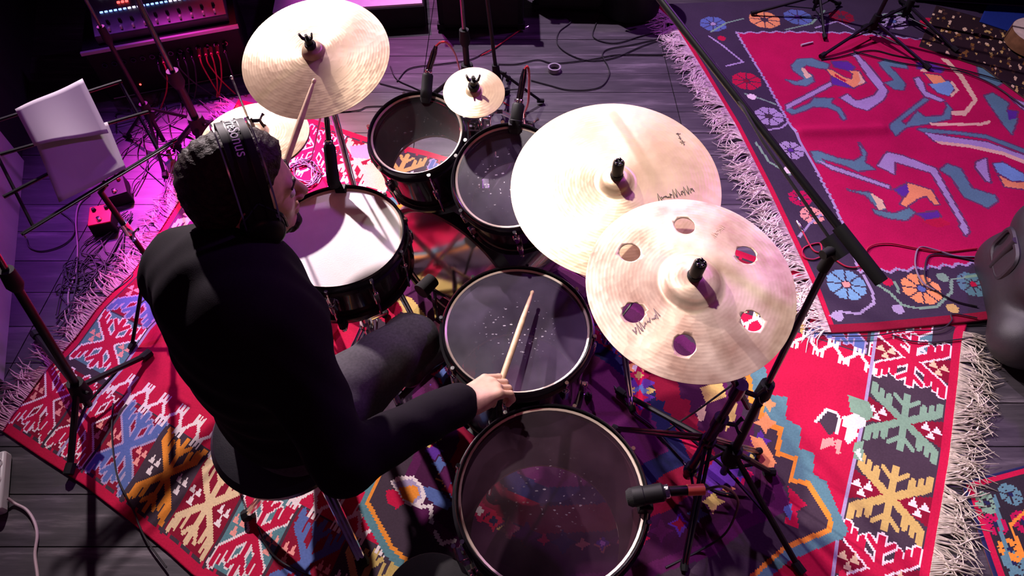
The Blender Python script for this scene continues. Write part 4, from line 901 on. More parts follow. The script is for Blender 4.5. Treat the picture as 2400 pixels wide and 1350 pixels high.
# ------------------------------------------------------------------ the drummer: smooth signed-distance body, meshed with surface nets
def vnp(p): return np.array((p[0], p[1], p[2]), float)
def surface_nets(prims, h, pad=0.03, cuts=(), disp=None):
    """prims: ('c', a, b, ra, rb, k) tapered capsules, ('e', centre, radii, R3, k) ellipsoids, ('s', centre, r, k) carved spheres."""
    lo, hi = np.full(3, 1e9), np.full(3, -1e9); bb = []
    for p in prims:
        if p[0] == 'c': a, b, r = vnp(p[1]), vnp(p[2]), max(p[3], p[4]); l, u_ = np.minimum(a, b) - r, np.maximum(a, b) + r
        elif p[0] == 'e': c, r = vnp(p[1]), max(p[2]); l, u_ = c - r, c + r
        else: c, r = vnp(p[1]), p[2]; l, u_ = c - r, c + r
        bb.append((l, u_))
        if p[0] != 's': lo, hi = np.minimum(lo, l), np.maximum(hi, u_)
    lo -= pad; n = np.ceil((hi - lo + pad) / h).astype(int) + 1
    D = np.full(n, 0.05, np.float32); ax = [lo[i] + h * np.arange(n[i]) for i in range(3)]
    for p, (l, u_) in zip(prims, bb):
        k = p[-1]; m = k + 0.05
        s0 = np.maximum(((l - m - lo) / h).astype(int), 0); s1 = np.minimum(((u_ + m - lo) / h).astype(int) + 2, n)
        sl = tuple(slice(a, b) for a, b in zip(s0, s1))
        X, Y, Z = np.meshgrid(*[ax[i][sl[i]] for i in range(3)], indexing='ij', sparse=True)
        if p[0] == 'c':
            a, b = vnp(p[1]), vnp(p[2]); d = b - a; l2 = max(d @ d, 1e-9)
            t = np.clip(((X - a[0]) * d[0] + (Y - a[1]) * d[1] + (Z - a[2]) * d[2]) / l2, 0, 1)
            q = np.sqrt((X - a[0] - t * d[0]) ** 2 + (Y - a[1] - t * d[1]) ** 2 + (Z - a[2] - t * d[2]) ** 2) - (p[3] + t * (p[4] - p[3]))
        elif p[0] == 'e':
            c, r, R = vnp(p[1]), p[2], p[3]; x, y, z = X - c[0], Y - c[1], Z - c[2]
            lx = [x * R[0][i] + y * R[1][i] + z * R[2][i] for i in range(3)]
            k0 = np.sqrt(sum((lx[i] / r[i]) ** 2 for i in range(3))); k1 = np.sqrt(sum((lx[i] / r[i] ** 2) ** 2 for i in range(3))) + 1e-9
            q = k0 * (k0 - 1) / k1
        else:
            c = vnp(p[1]); q = np.sqrt((X - c[0]) ** 2 + (Y - c[1]) ** 2 + (Z - c[2]) ** 2) - p[2]
        d0 = D[sl]
        if p[0] == 's':
            e = np.clip(0.5 - 0.5 * (d0 + q) / k, 0, 1); D[sl] = d0 * (1 - e) + (-q) * e + k * e * (1 - e)
        else:
            e = np.clip(0.5 + 0.5 * (q - d0) / k, 0, 1); D[sl] = q * (1 - e) + d0 * e - k * e * (1 - e)
    X, Y, Z = np.meshgrid(*ax, indexing='ij', sparse=True)
    if disp: D = D + disp(X, Y, Z).astype(np.float32)
    for (c, nn) in cuts:                                     # keep the side the normal points away from
        c, nn = vnp(c), vnp(nn); nn = nn / np.linalg.norm(nn)
        D = np.maximum(D, ((X - c[0]) * nn[0] + (Y - c[1]) * nn[1] + (Z - c[2]) * nn[2]).astype(np.float32))
    I = D < 0
    cnt = np.zeros(np.array(D.shape) - 1, np.int8)
    for i in (0, 1):
        for j in (0, 1):
            for k in (0, 1): cnt += I[i:D.shape[0] - 1 + i, j:D.shape[1] - 1 + j, k:D.shape[2] - 1 + k]
    act = (cnt > 0) & (cnt < 8); C = np.argwhere(act); vid = np.full(act.shape, -1, np.int64); vid[act] = np.arange(len(C))
    S = np.zeros((len(C), 3)); W = np.zeros(len(C)); corner = [(i, j, k) for i in (0, 1) for j in (0, 1) for k in (0, 1)]
    for a in corner:
        for x in range(3):
            if a[x]: continue
            b = list(a); b[x] = 1
            va = D[C[:, 0] + a[0], C[:, 1] + a[1], C[:, 2] + a[2]]; vb = D[C[:, 0] + b[0], C[:, 1] + b[1], C[:, 2] + b[2]]
            m = (va < 0) != (vb < 0); t = va[m] / (va[m] - vb[m]); P_ = np.tile(np.array(a, float), (m.sum(), 1)); P_[:, x] = t
            S[m] += P_; W[m] += 1
    V = lo + h * (C + S / W[:, None]); F = []
    for x in range(3):
        y, z = (x + 1) % 3, (x + 2) % 3
        sa = [slice(None)] * 3; sb = [slice(None)] * 3; sa[x] = slice(0, -1); sb[x] = slice(1, None)
        e = np.argwhere(I[tuple(sa)] != I[tuple(sb)]); e = e[(e[:, y] > 0) & (e[:, z] > 0) & (e[:, y] < D.shape[y] - 1) & (e[:, z] < D.shape[z] - 1)]
        dy, dz = np.eye(3, dtype=int)[y], np.eye(3, dtype=int)[z]
        q = np.stack([vid[tuple((e - dy - dz).T)], vid[tuple((e - dz).T)], vid[tuple(e.T)], vid[tuple((e - dy).T)]], -1)
        fl = I[tuple(e.T)]; q[~fl] = q[~fl][:, ::-1]; F.append(q)
    return V, np.concatenate(F)

def net_object(name, parts, parent, mats, off):
    """parts: list of (V, F, material index) joined to one mesh."""
    k = 0; VV, FF, MI = [], [], []
    for V, F, mi in parts: VV.append(V); FF.append(F + k); MI.append(np.full(len(F), mi)); k += len(V)
    VV, FF, MI = np.concatenate(VV) - np.array(off), np.concatenate(FF), np.concatenate(MI)
    me = bpy.data.meshes.new(name); me.from_pydata(VV.tolist(), [], FF.tolist()); me.update(); me.shade_smooth()
    for m in mats: me.materials.append(m)
    me.polygons.foreach_set('material_index', MI.astype(np.int32))
    o = bpy.data.objects.new(name, me); COL.objects.link(o)
    if parent is not None: o.parent = parent
    OFFS[o.name] = Vector(off); return o

FWD = Vector((0.67, 0.74, 0)).normalized(); LFT = Vector((-FWD.y, FWD.x, 0)); UP = Vector((0, 0, 1))
SEAT = Vector((-0.555, 0.70, 0.50))
pel = Vector((-0.535, 0.69, 0.615)); spine = Vector((-0.538, 0.675, 0.79)); chest = Vector((-0.508, 0.685, 0.92)); nb = Vector((-0.485, 0.722, 1.005))
lsh, rsh = at(455, 642, 0.98), at(645, 772, 0.98)
rel_, rwr = Vector((-0.315, 0.462, 0.80)), Vector((-0.105, 0.628, 0.715))
lel, lwr = Vector((-0.70, 0.945, 0.80)), at(588, 535, 0.895)
lhip, rhip = pel + LFT * 0.085 + Vector((0, 0, -0.03)), pel - LFT * 0.085 + Vector((0, 0, -0.03))
rkn, ran = Vector((-0.268, 0.905, 0.52)), Vector((-0.315, 1.045, 0.196))
lkn, lan = Vector((-0.745, 1.00, 0.50)), Vector((-0.685, 1.06, 0.196))
HS = 0.92; HC = at(575, 450, 1.11)
hf = Vector((0.85, 0.46, -0.12)).normalized(); hl_ = UP.cross(hf).normalized(); hu = hf.cross(hl_).normalized()
HR = Matrix((hf, hl_, hu)).transposed()
hp = lambda x, y, z: HC + HR @ Vector((x * HS, y * HS, z * HS))
def hsc(P_):
    out = []
    for p in P_:
        if p[0] == 'e': out.append(('e', p[1], tuple(r * HS for r in p[2]), p[3], p[4]))
        elif p[0] == 'c': out.append(('c', p[1], p[2], p[3] * HS, p[4] * HS, p[5]))
        else: out.append(('s', p[1], p[2] * HS, p[3]))
    return out
psc = lambda P_: [(r * HS, z * HS) for r, z in P_]
R3 = [[HR[i][j] for j in range(3)] for i in range(3)]
BR = Matrix((FWD, LFT, UP)).transposed(); B3 = [[BR[i][j] for j in range(3)] for i in range(3)]

def torso(g):
    return [('e', pel, (0.125 + g, 0.178 + g, 0.125 + g), B3, 0.05), ('e', spine, (0.105 + g, 0.148 + g, 0.17 + g), B3, 0.06), ('e', chest, (0.112 + g, 0.158 + g, 0.165 + g), B3, 0.06),
            ('c', chest + Vector((0, 0, 0.08)) + LFT * 0.06, lsh, 0.085 + g, 0.066 + g, 0.05), ('c', chest + Vector((0, 0, 0.08)) - LFT * 0.06, rsh, 0.085 + g, 0.066 + g, 0.05),
            ('c', nb, lsh + Vector((0, 0, 0.01)), 0.058 + g, 0.052 + g, 0.05), ('c', nb, rsh + Vector((0, 0, 0.01)), 0.058 + g, 0.052 + g, 0.05)]
def arm(sh, el, wr, g): return [('c', sh, el, 0.062 + g, 0.046 + g, 0.03), ('c', el, wr, 0.045 + g, 0.030 + g, 0.02)]
def leg(hip, kn, an, g): return [('c', hip, kn, 0.092 + g, 0.062 + g, 0.04), ('c', kn, kn.lerp(an, 0.35), 0.060 + g, 0.056 + g, 0.02), ('c', kn.lerp(an, 0.35), an, 0.056 + g, 0.038 + g, 0.02)]
neck = [('c', hp(-0.028, 0, -0.05), nb + Vector((0, 0, -0.02)), 0.056, 0.062, 0.03)]

def foot(an, d):
    d = Vector(d).normalized(); h = Vector((an.x, an.y, an.z - 0.075))
    return [('c', an, h - d * 0.02, 0.036, 0.036, 0.02), ('c', h - d * 0.03, h + d * 0.12 + Vector((0, 0, -0.028)), 0.036, 0.038, 0.02), ('c', h + d * 0.10 + Vector((0, 0, -0.026)), h + d * 0.165 + Vector((0, 0, -0.034)), 0.037, 0.030, 0.02)]

def hand(W, K, up, side, s=1.0):
    """Five separate fingers curled round a stick. W wrist, K middle knuckle, side points to the thumb."""
    d = (K - W).normalized(); up = (up - d * up.dot(d)).normalized(); side = (side - d * side.dot(d) - up * side.dot(up)).normalized()
    at_ = lambda f, sd, u_: W + (d * f + side * sd + up * u_) * s
    pr = [('c', at_(-0.06, 0, -0.002), at_(0.005, 0, 0), 0.027 * s, 0.025 * s, 0.01)]
    for sd in (-0.026, -0.009, 0.009, 0.026): pr.append(('c', at_(0.012, sd * 0.6, 0), at_(0.078 + (0.006 if abs(sd) < 0.01 else -0.003), sd * 1.15, 0.004), 0.0165 * s, 0.0125 * s, 0.012))
    pr.append(('c', at_(0.015, 0.024, -0.012), at_(0.045, 0.034, -0.016), 0.018 * s, 0.015 * s, 0.012))
    pr.append(('c', at_(0.02, -0.022, -0.012), at_(0.05, -0.026, -0.012), 0.017 * s, 0.013 * s, 0.012))
    for (sd, L1, L2, L3, r, dn) in ((0.031, 0.040, 0.024, 0.018, 0.0092, 0.0), (0.0105, 0.044, 0.027, 0.019, 0.0095, 0.004), (-0.0105, 0.041, 0.025, 0.018, 0.0090, 0.007), (-0.0305, 0.033, 0.020, 0.016, 0.0080, 0.010)):
        b0 = at_(0.078, sd, 0.004); b1 = b0 + (d * 0.90 - up * (0.38 + dn * 12)).normalized() * L1 * s; b2 = b1 + (d * 0.25 - up * 0.95).normalized() * L2 * s; b3 = b2 + (-d * 0.75 - up * 0.55).normalized() * L3 * s
        pr += [('c', b0, b1, (r + 0.0012) * s, r * s, 0.004), ('c', b1, b2, r * s, r * 0.92 * s, 0.003), ('c', b2, b3, r * 0.92 * s, r * 0.8 * s, 0.003)]
    t0, t1, t2, t3 = at_(0.022, 0.030, -0.014), at_(0.055, 0.047, -0.022), at_(0.086, 0.046, -0.027), at_(0.108, 0.040, -0.030)
    pr += [('c', t0, t1, 0.015 * s, 0.0125 * s, 0.008), ('c', t1, t2, 0.0118 * s, 0.0105 * s, 0.003), ('c', t2, t3, 0.0105 * s, 0.0085 * s, 0.003)]
    return pr, at_

# grips first, so the sticks run through the hands
rK = Vector((-0.030, 0.676, 0.700)); rprims, rat = hand(rwr, rK, Vector((-0.15, 0.25, 1)), Vector((-0.62, 0.80, 0.1)), 0.96)
lK = at(614, 474, 0.93); lprims, lat = hand(lwr, lK, Vector((0.2, -0.1, 1)), Vector((0.7, 0.6, 0)), 0.96)
head = [('e', hp(-0.012, 0, 0.036), (0.099, 0.077, 0.092), R3, 0.02), ('e', hp(0.030, 0, -0.035), (0.062, 0.058, 0.082), R3, 0.03), ('c', hp(0.004, 0.05, -0.055), hp(0.066, 0.012, -0.098), 0.020, 0.018, 0.02), ('c', hp(0.004, -0.05, -0.055), hp(0.066, -0.012, -0.098), 0.020, 0.018, 0.02),
        ('e', hp(0.074, 0, -0.100), (0.020, 0.022, 0.017), R3, 0.012), ('c', hp(0.079, -0.034, 0.020), hp(0.079, 0.034, 0.020), 0.013, 0.013, 0.014),
        ('s', hp(0.100, 0.032, -0.002), 0.016, 0.012), ('s', hp(0.100, -0.032, -0.002), 0.016, 0.012),
        ('c', hp(0.088, 0, 0.012), hp(0.112, 0, -0.030), 0.007, 0.0115, 0.010), ('e', hp(0.100, 0.012, -0.036), (0.010, 0.008, 0.007), R3, 0.006), ('e', hp(0.100, -0.012, -0.036), (0.010, 0.008, 0.007), R3, 0.006),
        ('e', hp(0.056, 0.038, -0.022), (0.020, 0.020, 0.024), R3, 0.016), ('e', hp(0.056, -0.038, -0.022), (0.020, 0.020, 0.024), R3, 0.016),
        ('e', hp(0.088, 0, -0.060), (0.011, 0.023, 0.007), R3, 0.006), ('e', hp(0.087, 0, -0.071), (0.011, 0.020, 0.007), R3, 0.006),
        ('e', hp(-0.012, 0.078, -0.015), (0.018, 0.012, 0.030), R3, 0.008), ('e', hp(-0.012, -0.078, -0.015), (0.018, 0.012, 0.030), R3, 0.008)] + neck
OFFP = SEAT.copy()
drummer = root('person', 'person in a black sweater seated on a drum throne, playing the drum kit', 'person', tuple(OFFP))
body = torso(0.0) + arm(rsh, rel_, rwr, 0) + arm(lsh, lel, lwr, 0) + leg(rhip, rkn, ran, 0) + leg(lhip, lkn, lan, 0) + neck
V, F = surface_nets(body, 0.011)
net_object('body', [(V, F, 0), surface_nets(hsc(head), 0.0036) + (0,), surface_nets(rprims, 0.0026, pad=0.015) + (0,), surface_nets(lprims, 0.004, pad=0.015) + (0,)], drummer, [M_SKIN], OFFP)
fold = lambda X, Y, Z: 0.0035 * np.sin(31 * X + 17 * Z + 3 * np.sin(23 * Y)) * np.sin(29 * Y - 13 * Z) + 0.002 * np.sin(70 * Z + 20 * X)
V, F = surface_nets(torso(0.016) + arm(rsh, rel_, rwr - (rwr - rel_).normalized() * 0.012, 0.013) + arm(lsh, lel, lwr, 0.013) + [('c', nb + Vector((0, 0, -0.03)), nb + (HC - nb) * 0.20, 0.075, 0.068, 0.03)], 0.008, disp=fold,
                    cuts=((pel + Vector((0, 0, -0.075)), (0, 0, -1)),))
net_object('sweater', [(V, F, 0)], drummer, [M_SWEATER], OFFP)
V, F = surface_nets([('e', pel + Vector((0, 0, -0.03)), (0.135, 0.180, 0.10), B3, 0.05)] + leg(rhip, rkn, ran, 0.010) + leg(lhip, lkn, lan, 0.010), 0.008, disp=fold, cuts=((SEAT + Vector((0, 0, 0.0)) - FWD * 2 + Vector((0, 0, -0.6)), (0, 0, -1)),))
net_object('trousers', [(V, F, 0)], drummer, [M_JEANS], OFFP)
for an, d in ((ran, -BD_AX), (lan, (0.0, 1, 0))):
    V, F = surface_nets(foot(an, d), 0.005); net_object('shoe', [(V, F, 0)], drummer, [mat('black_leather', (0.015, 0.013, 0.014), 0.4)], OFFP)
hn = lambda X, Y, Z: 0.0022 * np.sin(130 * X + 40 * np.sin(37 * Z)) * np.sin(120 * Y + 60 * Z) + 0.0016 * np.sin(260 * X + 190 * Y) * np.sin(230 * Z)
V, F = surface_nets(hsc([('e', hp(-0.016, 0, 0.042), (0.102, 0.081, 0.096), R3, 0.02), ('e', hp(-0.055, 0, -0.005), (0.060, 0.072, 0.080), R3, 0.02), ('e', hp(0.03, 0, 0.085), (0.058, 0.062, 0.040), R3, 0.02), ('s', hp(0.128, 0, -0.012), 0.068, 0.01)]), 0.0040, disp=hn, cuts=((hp(0.035, 0, 0.04), tuple(hf * 0.75 - hu * 0.65)), (hp(-0.03, 0, -0.075), tuple(hf * 0.2 - hu * 1.0))))
net_object('hair', [(V, F, 0)], drummer, [M_HAIR], OFFP)
V, F = surface_nets(hsc([('c', hp(0.006, 0.052, -0.052), hp(0.068, 0.012, -0.101), 0.0215, 0.020, 0.02), ('c', hp(0.006, -0.052, -0.052), hp(0.068, -0.012, -0.101), 0.0215, 0.020, 0.02), ('e', hp(0.077, 0, -0.101), (0.021, 0.025, 0.019), R3, 0.012)]), 0.004, disp=lambda X, Y, Z: 0.6 * hn(X, Y, Z))
net_object('beard', [(V, F, 0)], drummer, [M_HAIR], OFFP)
for sg in (-1, 1):
    g = G(); g.lathe(psc([(0, 0.0125), (0.006, 0.011), (0.0108, 0.0062), (0.0125, 0), (0.0108, -0.0062), (0, -0.0125)]), M=frame(hp(0.079, sg * 0.031, -0.001), hf), n=16); e_ = g.build('eye', mat('eye_white', (0.75, 0.72, 0.70), 0.2), drummer)
    g = G(); g.lathe(psc([(0, 0.0131), (0.0058, 0.0119), (0.0058, 0.011)]), M=frame(hp(0.079, sg * 0.031, -0.001), hf), n=14); g.build('iris', mat('brown_iris', (0.04, 0.02, 0.01), 0.2), e_)
    G().tube([hp(0.094, sg * 0.014, 0.022), hp(0.092, sg * 0.032, 0.028), hp(0.082, sg * 0.050, 0.020)], [0.003, 0.004, 0.002], n=6).build('eyebrow', M_HAIR, drummer)

# headphones
t = root('headphones', 'black over-ear headphones with white lettering on the headband, worn by the drummer', 'headphones', tuple(hp(0, 0, 0.13)))
tilt = 0.008
arc = []
for k in range(25):
    a = math.radians(-8 + 196 * k / 24); arc.append((0.103 * math.cos(a), 0.147 * math.sin(a) - 0.005))
def strap(x0, x1, lift, th):
    g = G(); vs = []; fs = []
    for (y, z) in arc:
        n_ = Vector((0, y / 0.103 ** 2, (z + 0.005) / 0.147 ** 2)).normalized()
        for (x, o_) in ((x0, lift), (x1, lift), (x1, lift + th), (x0, lift + th)):
            p = Vector((x + tilt, y, z)) + n_ * o_; vs.append(hp(*p))
    m = len(arc)
    for i in range(m - 1):
        for k in range(4): l = (k + 1) % 4; fs.append((i * 4 + k, i * 4 + l, i * 4 + 4 + l, i * 4 + 4 + k))
    fs += [(3, 2, 1, 0), (m * 4 - 4, m * 4 - 3, m * 4 - 2, m * 4 - 1)]
    g.add(vs, fs); return g
hbnd = strap(-0.026, 0.026, 0.0, 0.010).build('headband', M_BLACKM, t)
for x in (-0.034, 0.030): strap(x, x + 0.003, 0.003, 0.007).build('steel_band', M_CHROME, t)
for x in (-0.013, 0.010): strap(x, x + 0.0025, 0.009, 0.003).build('seam', M_BLACK, hbnd)
for sg in (-1, 1):
    c = hp(tilt, sg * 0.088, -0.018); ax = hl_ * sg
    g = G(); g.lathe(psc([(0, 0.034), (0.030, 0.033), (0.038, 0.026), (0.041, 0.010), (0.040, 0.004), (0, 0.004)]), M=frame(c, ax), n=32); cp = g.build('ear_cup', M_BLACK, t)
    g = G(); g.lathe(psc([(0.020, -0.012), (0.034, -0.014), (0.042, -0.006), (0.042, 0.006), (0.030, 0.008), (0.018, 0.004)]), M=frame(c, ax), n=32, closed=True); g.build('ear_cushion', M_FOAM, t)
    g = G()
    for s2 in (-1, 1): g.tube(spline([hp(tilt, sg * 0.104, 0.055), hp(tilt + s2 * 0.036, sg * 0.108, 0.018), hp(tilt + s2 * 0.043, sg * 0.106, -0.018)], 5), 0.003, n=6)
    g.build('yoke', M_DKCHROME, t)
def lettering(text, size, place, name, m, parent, depth=0.0004):
    """Flat letters laid on a surface: place maps (x, y) in metres to a world point."""
    cu = bpy.data.curves.new(name, 'FONT'); cu.body = text; cu.size = size; cu.align_x = 'CENTER'; cu.align_y = 'CENTER'; cu.resolution_u = 3
    tmp = bpy.data.objects.new(name, cu); COL.objects.link(tmp); bpy.context.view_layer.update()
    me = bpy.data.meshes.new_from_object(tmp.evaluated_get(bpy.context.evaluated_depsgraph_get())); bpy.data.objects.remove(tmp)
    of = OFFS.get(parent.name, Vector((0, 0, 0)))
    for v in me.vertices: v.co = Vector(place(v.co.x, v.co.y)) - of
    me.materials.clear(); me.materials.append(m); me.update()
    o = bpy.data.objects.new(name, me); COL.objects.link(o); o.parent = parent; OFFS[o.name] = of; return o
def on_band(x, y):
    a = math.radians(97) + x / 0.135; n_ = Vector((0, math.cos(a), math.sin(a)))
    return hp(tilt + y, 0.1145 * math.cos(a), 0.1585 * math.sin(a) - 0.005)
lettering('PreSonus', 0.030, on_band, 'lettering', M_TEXT, t)
G().tube(spline([hp(tilt, 0.10, -0.06), hp(-0.05, 0.13, -0.14), Vector((-0.58, 0.93, 0.90)), Vector((-0.66, 0.98, 0.62)), Vector((-0.86, 0.86, 0.25)), Vector((-0.98, 0.95, 0.02)), Vector((-1.10, 1.15, 0.012))], 6), 0.003, n=6).build('cable', M_CABLE, t)

# drumsticks
def drumstick(label, butt, tip, wood):
    t = root('drumstick', label, 'drumstick', tuple(butt), group='drumsticks'); Mx, Ln = cyl_between(butt, tip)
    G().lathe([(0, 0), (0.0055, 0.001), (0.0072, 0.005), (0.0072, Ln * 0.70), (0.0048, Ln - 0.030), (0.0034, Ln - 0.014), (0, Ln - 0.013)], M=Mx, n=14).build('shaft', wood, t)
    G().lathe([(0, Ln), (0.003, Ln - 0.0015), (0.0050, Ln - 0.006), (0.0044, Ln - 0.011), (0.0032, Ln - 0.015)], M=Mx, n=14).build('tip', wood, t); return t
gr = rat(0.104, 0.012, -0.019); tipR = at(1249, 681, 0.655); dR = (tipR - gr).normalized()
drumstick('wooden drumstick held in the right hand over the smaller floor tom', gr - dR * 0.055, tipR, M_STICK)
gl_ = lat(0.104, 0.012, -0.019); tipL = at(738, 184, 1.045); dL = (tipL - gl_).normalized()
drumstick('wooden drumstick raised against the top left crash cymbal', gl_ - dL * 0.08, tipL, M_STICK)

# throne
t = root('drum_throne', 'round black padded drum throne under the drummer', 'stool', (SEAT.x, SEAT.y, 0))
g = G(); g.lathe([(0, 0.500), (0.13, 0.500), (0.165, 0.492), (0.178, 0.470), (0.172, 0.440), (0.15, 0.425), (0, 0.425)], M=Matrix.Translation((SEAT.x - 0.01, SEAT.y - 0.02, 0)), n=48); g.build('seat', mat('black_vinyl', (0.013, 0.012, 0.016), 0.35, bump=0.1, bscale=300), t)
G().tube([(SEAT.x, SEAT.y, 0.05), (SEAT.x, SEAT.y, 0.43)], 0.016, n=14).build('post', M_CHROME, t)
g = G(); g.tube([(SEAT.x, SEAT.y, 0.36), (SEAT.x, SEAT.y, 0.43)], [0.024, 0.03], n=14); wing(g, Vector((SEAT.x + 0.024, SEAT.y - 0.02, 0.38)), (0.7, -0.7, 0), 1.4); g.build('height_clamp', M_CHROME, t)
ft = [at(578, 1208, 0.02), at(850, 1320, 0.02)]; tripod(t, (SEAT.x, SEAT.y), 0.30, 0.11, [(ft[0].x, ft[0].y), (ft[1].x, ft[1].y), (SEAT.x - 0.08, SEAT.y + 0.26)], M_CHROME, r=0.0145, z0=0.008)
# ------------------------------------------------------------------ microphone stands
def mic_stand(label, base, top, feet, hub_z=0.26, slide_z=0.10, clutch=0.62, z0=0.004, r=0.0105, boom=None, m=None, double=False):
    m = m or M_BLACK; base = Vector((base[0], base[1], 0)); top = Vector(top)
    t = root('microphone_stand', label, 'microphone stand', tuple(base), group='microphone stands'); lo = base + Vector((0, 0, 0.04)); d = top - lo
    G().tube([lo, lo + d * clutch], r, n=12).build('lower_tube', m, t); G().tube([lo + d * (clutch - 0.02), top], r * 0.68, n=10).build('upper_tube', M_DKCHROME, t)
    q = lo + d * clutch; g = G(); g.tube([q - d.normalized() * 0.05, q - d.normalized() * 0.03, q + d.normalized() * 0.025], [r * 1.15, r * 1.75, r * 1.5], n=12); g.build('clutch', M_RUBBER, t)
    hb = lo + d * ((hub_z - 0.04) / max(d.z, 0.05)); g = G(); g.tube([hb - d.normalized() * 0.035, hb + d.normalized() * 0.04], [r * 2.4, r * 1.9], n=14); g.tube([hb, hb + Vector((0.045, -0.02, 0.01))], 0.006, n=8); g.build('hub', M_RUBBER, t)
    for f in feet:
        f = Vector((f[0], f[1], z0 + 0.010)); h = hb.copy(); dd = (f - h); dd.z = 0; dd.normalize()
        lg = G().tube([h + dd * 0.02, f], r * 0.8, n=8).build('leg', m, t); G().tube([f - dd * 0.02 + Vector((0, 0, 0.006)), f + dd * 0.012], [r * 1.2, r * 1.25], n=8).build('rubber_foot', M_RUBBER, lg)
        G().tube([lo + d * ((slide_z - 0.04) / max(d.z, 0.05)), h.lerp(f, 0.55)], r * 0.5, n=6, flat=0.5).build('brace', m, lg)
    if boom:
        a, b = Vector(boom[0]), Vector(boom[1]); dd = (b - a).normalized()
        G().tube([a, b], 0.0075, n=10).build('boom_arm', m, t)
        G().tube([a - dd * 0.005, a + dd * 0.12], [0.0125, 0.0125], n=12).build('counterweight', M_RUBBER, t)
        g = G(); g.tube([top - Vector((0, 0, 0.06)), top + Vector((0, 0, 0.006))], 0.0115, n=12); g.tube([top - dd * 0.02, top + dd * 0.025], 0.0145, n=12); g.tube([top, top + Vector((-0.028, -0.016, 0.0))], [0.011, 0.009], n=10); g.build('swivel', M_RUBBER, t)
        if len(boom) > 2: G().tube([Vector(p) for p in boom[2]], 0.0032, n=6).build('cable', M_CABLE, t)
        e = b; g = G(); Mx, Ln = cyl_between(e, e + dd * 0.05 + Vector((0, 0, -0.15))); g.lathe([(0, 0), (0.011, 0.002), (0.011, Ln), (0, Ln)], M=Mx, n=14); g.build('microphone', M_BLACKM, t)
    return t
F2 = lambda *p: [tuple(at(x, y))[:2] for x, y in p]
# right: tall boom stand over the rugs
bb_ = at(1688, 1118); topb = at(1958, 582, 1.06)
tail, far = at(2062, 656, 1.03), at(1400, -190, 1.34); db = (far - tail).normalized()
mic_stand('tall black boom stand at the right whose arm crosses the photo diagonally', bb_, topb, F2((1868, 1338), (1452, 925), (1800, 1112)), hub_z=0.17, slide_z=0.07, clutch=0.50, z0=0.010, r=0.0115,
          boom=(tail, far, [at(1676, 150, 1.20), at(1740, 250, 1.17), at(1790, 335, 1.14), at(1945, 560, 1.05), at(1925, 640, 0.9), at(1880, 725, 0.7), at(1800, 830, 0.45), at(1760, 870, 0.35), at(1630, 965, 0.1), at(1560, 1010, 0.02)]))
# left: stand leaning in from the edge of the photo
mic_stand('black tripod microphone stand standing on the left corner of the kilim', at(222, 962), at(-40, 545, 0.80), F2((352, 838), (172, 1108), (92, 792)), hub_z=0.13, slide_z=0.05, clutch=0.8, z0=0.010, r=0.0125)
bq = at(505, 375); mic_stand('straight black microphone stand between the mixer and the hi-hat', bq, (bq.x, bq.y, 1.2), [(bq.x + 0.2, bq.y + 0.12), (bq.x - 0.2, bq.y + 0.08), (bq.x + 0.02, bq.y - 0.2)], clutch=0.34, hub_z=0.2, r=0.016)
bq = at(392, 345); mic_stand('slim black microphone stand just behind the music stand', bq, (bq.x, bq.y, 1.1), [(bq.x + 0.16, bq.y + 0.16), (bq.x - 0.2, bq.y + 0.06), (bq.x + 0.06, bq.y - 0.2)], clutch=0.5, hub_z=0.2, r=0.0095)
bq = at(1103, 262); mic_stand('black stand with wing screws rising behind the splash cymbal', bq, (bq.x - 0.02, bq.y, 1.25), [(bq.x + 0.17, bq.y + 0.14), (bq.x - 0.2, bq.y + 0.10), (bq.x + 0.03, bq.y + 0.24)], clutch=0.30, hub_z=0.22, r=0.014)
bq = at(1172, 255); mic_stand('thin black stand just right of the one behind the splash cymbal', bq, (bq.x - 0.10, bq.y + 0.02, 1.15), [(bq.x + 0.2, bq.y + 0.04), (bq.x + 0.04, bq.y + 0.22)], clutch=0.55, hub_z=0.2, r=0.0085)
bq = at(2030, 92); mic_stand('black tripod stand on the crimson rug, nearest of the far right stands', bq, (bq.x + 0.02, bq.y, 1.2), F2((1922, 142), (2168, 168), (2085, 42)), clutch=0.35, hub_z=0.10, slide_z=0.05, z0=0.018)
bq = at(2108, 55); mic_stand('black tripod stand at the far right beside the dark case', bq, (bq.x + 0.02, bq.y, 1.2), F2((2232, 128), (2020, 75), (2105, 12)), clutch=0.35, hub_z=0.10, slide_z=0.05, z0=0.018)
bq = at(1900, 40); mic_stand('black tripod stand at the top edge, leftmost on the crimson rug', bq, (bq.x, bq.y, 1.2), F2((1928, 98), (1762, 42), (1960, 20)), clutch=0.35, hub_z=0.12, slide_z=0.05, z0=0.018, r=0.009)

# ------------------------------------------------------------------ music stand with sheets
b0, b1, q0 = at(50, 550, 0.58), at(413, 327, 0.58), at(200, 190, 0.75)
PN = (b1 - b0).cross(q0 - b0).normalized()
if PN.z < 0: PN = -PN
def onp(x, y, lift=0.0):
    o = Vector((0, 0, CAM_H)); d = at(x, y, 0) - o; return o + d * ((b0 - o).dot(PN) / d.dot(PN)) + PN * lift
mb = at(247, 466, 0.52)
t = root('music_stand', 'black folding music stand with lattice desk left of the drummer', 'music stand', (mb.x, mb.y, 0))
for a, b in (((50, 550), (413, 327)), ((8, 462), (262, 330)), ((0, 362), (348, 262)), ((-60, 300), (285, 190))): G().tube([onp(*a), onp(*b)], 0.0055, n=8).build('desk_bar', M_BLACK, t)
for a, b in (((77, 530), (-45, 290)), ((372, 352), (283, 195)), ((247, 430), (115, 240))): G().tube([onp(*a, -0.006), onp(*b, -0.006)], 0.0048, n=8).build('desk_upright', M_BLACK, t)
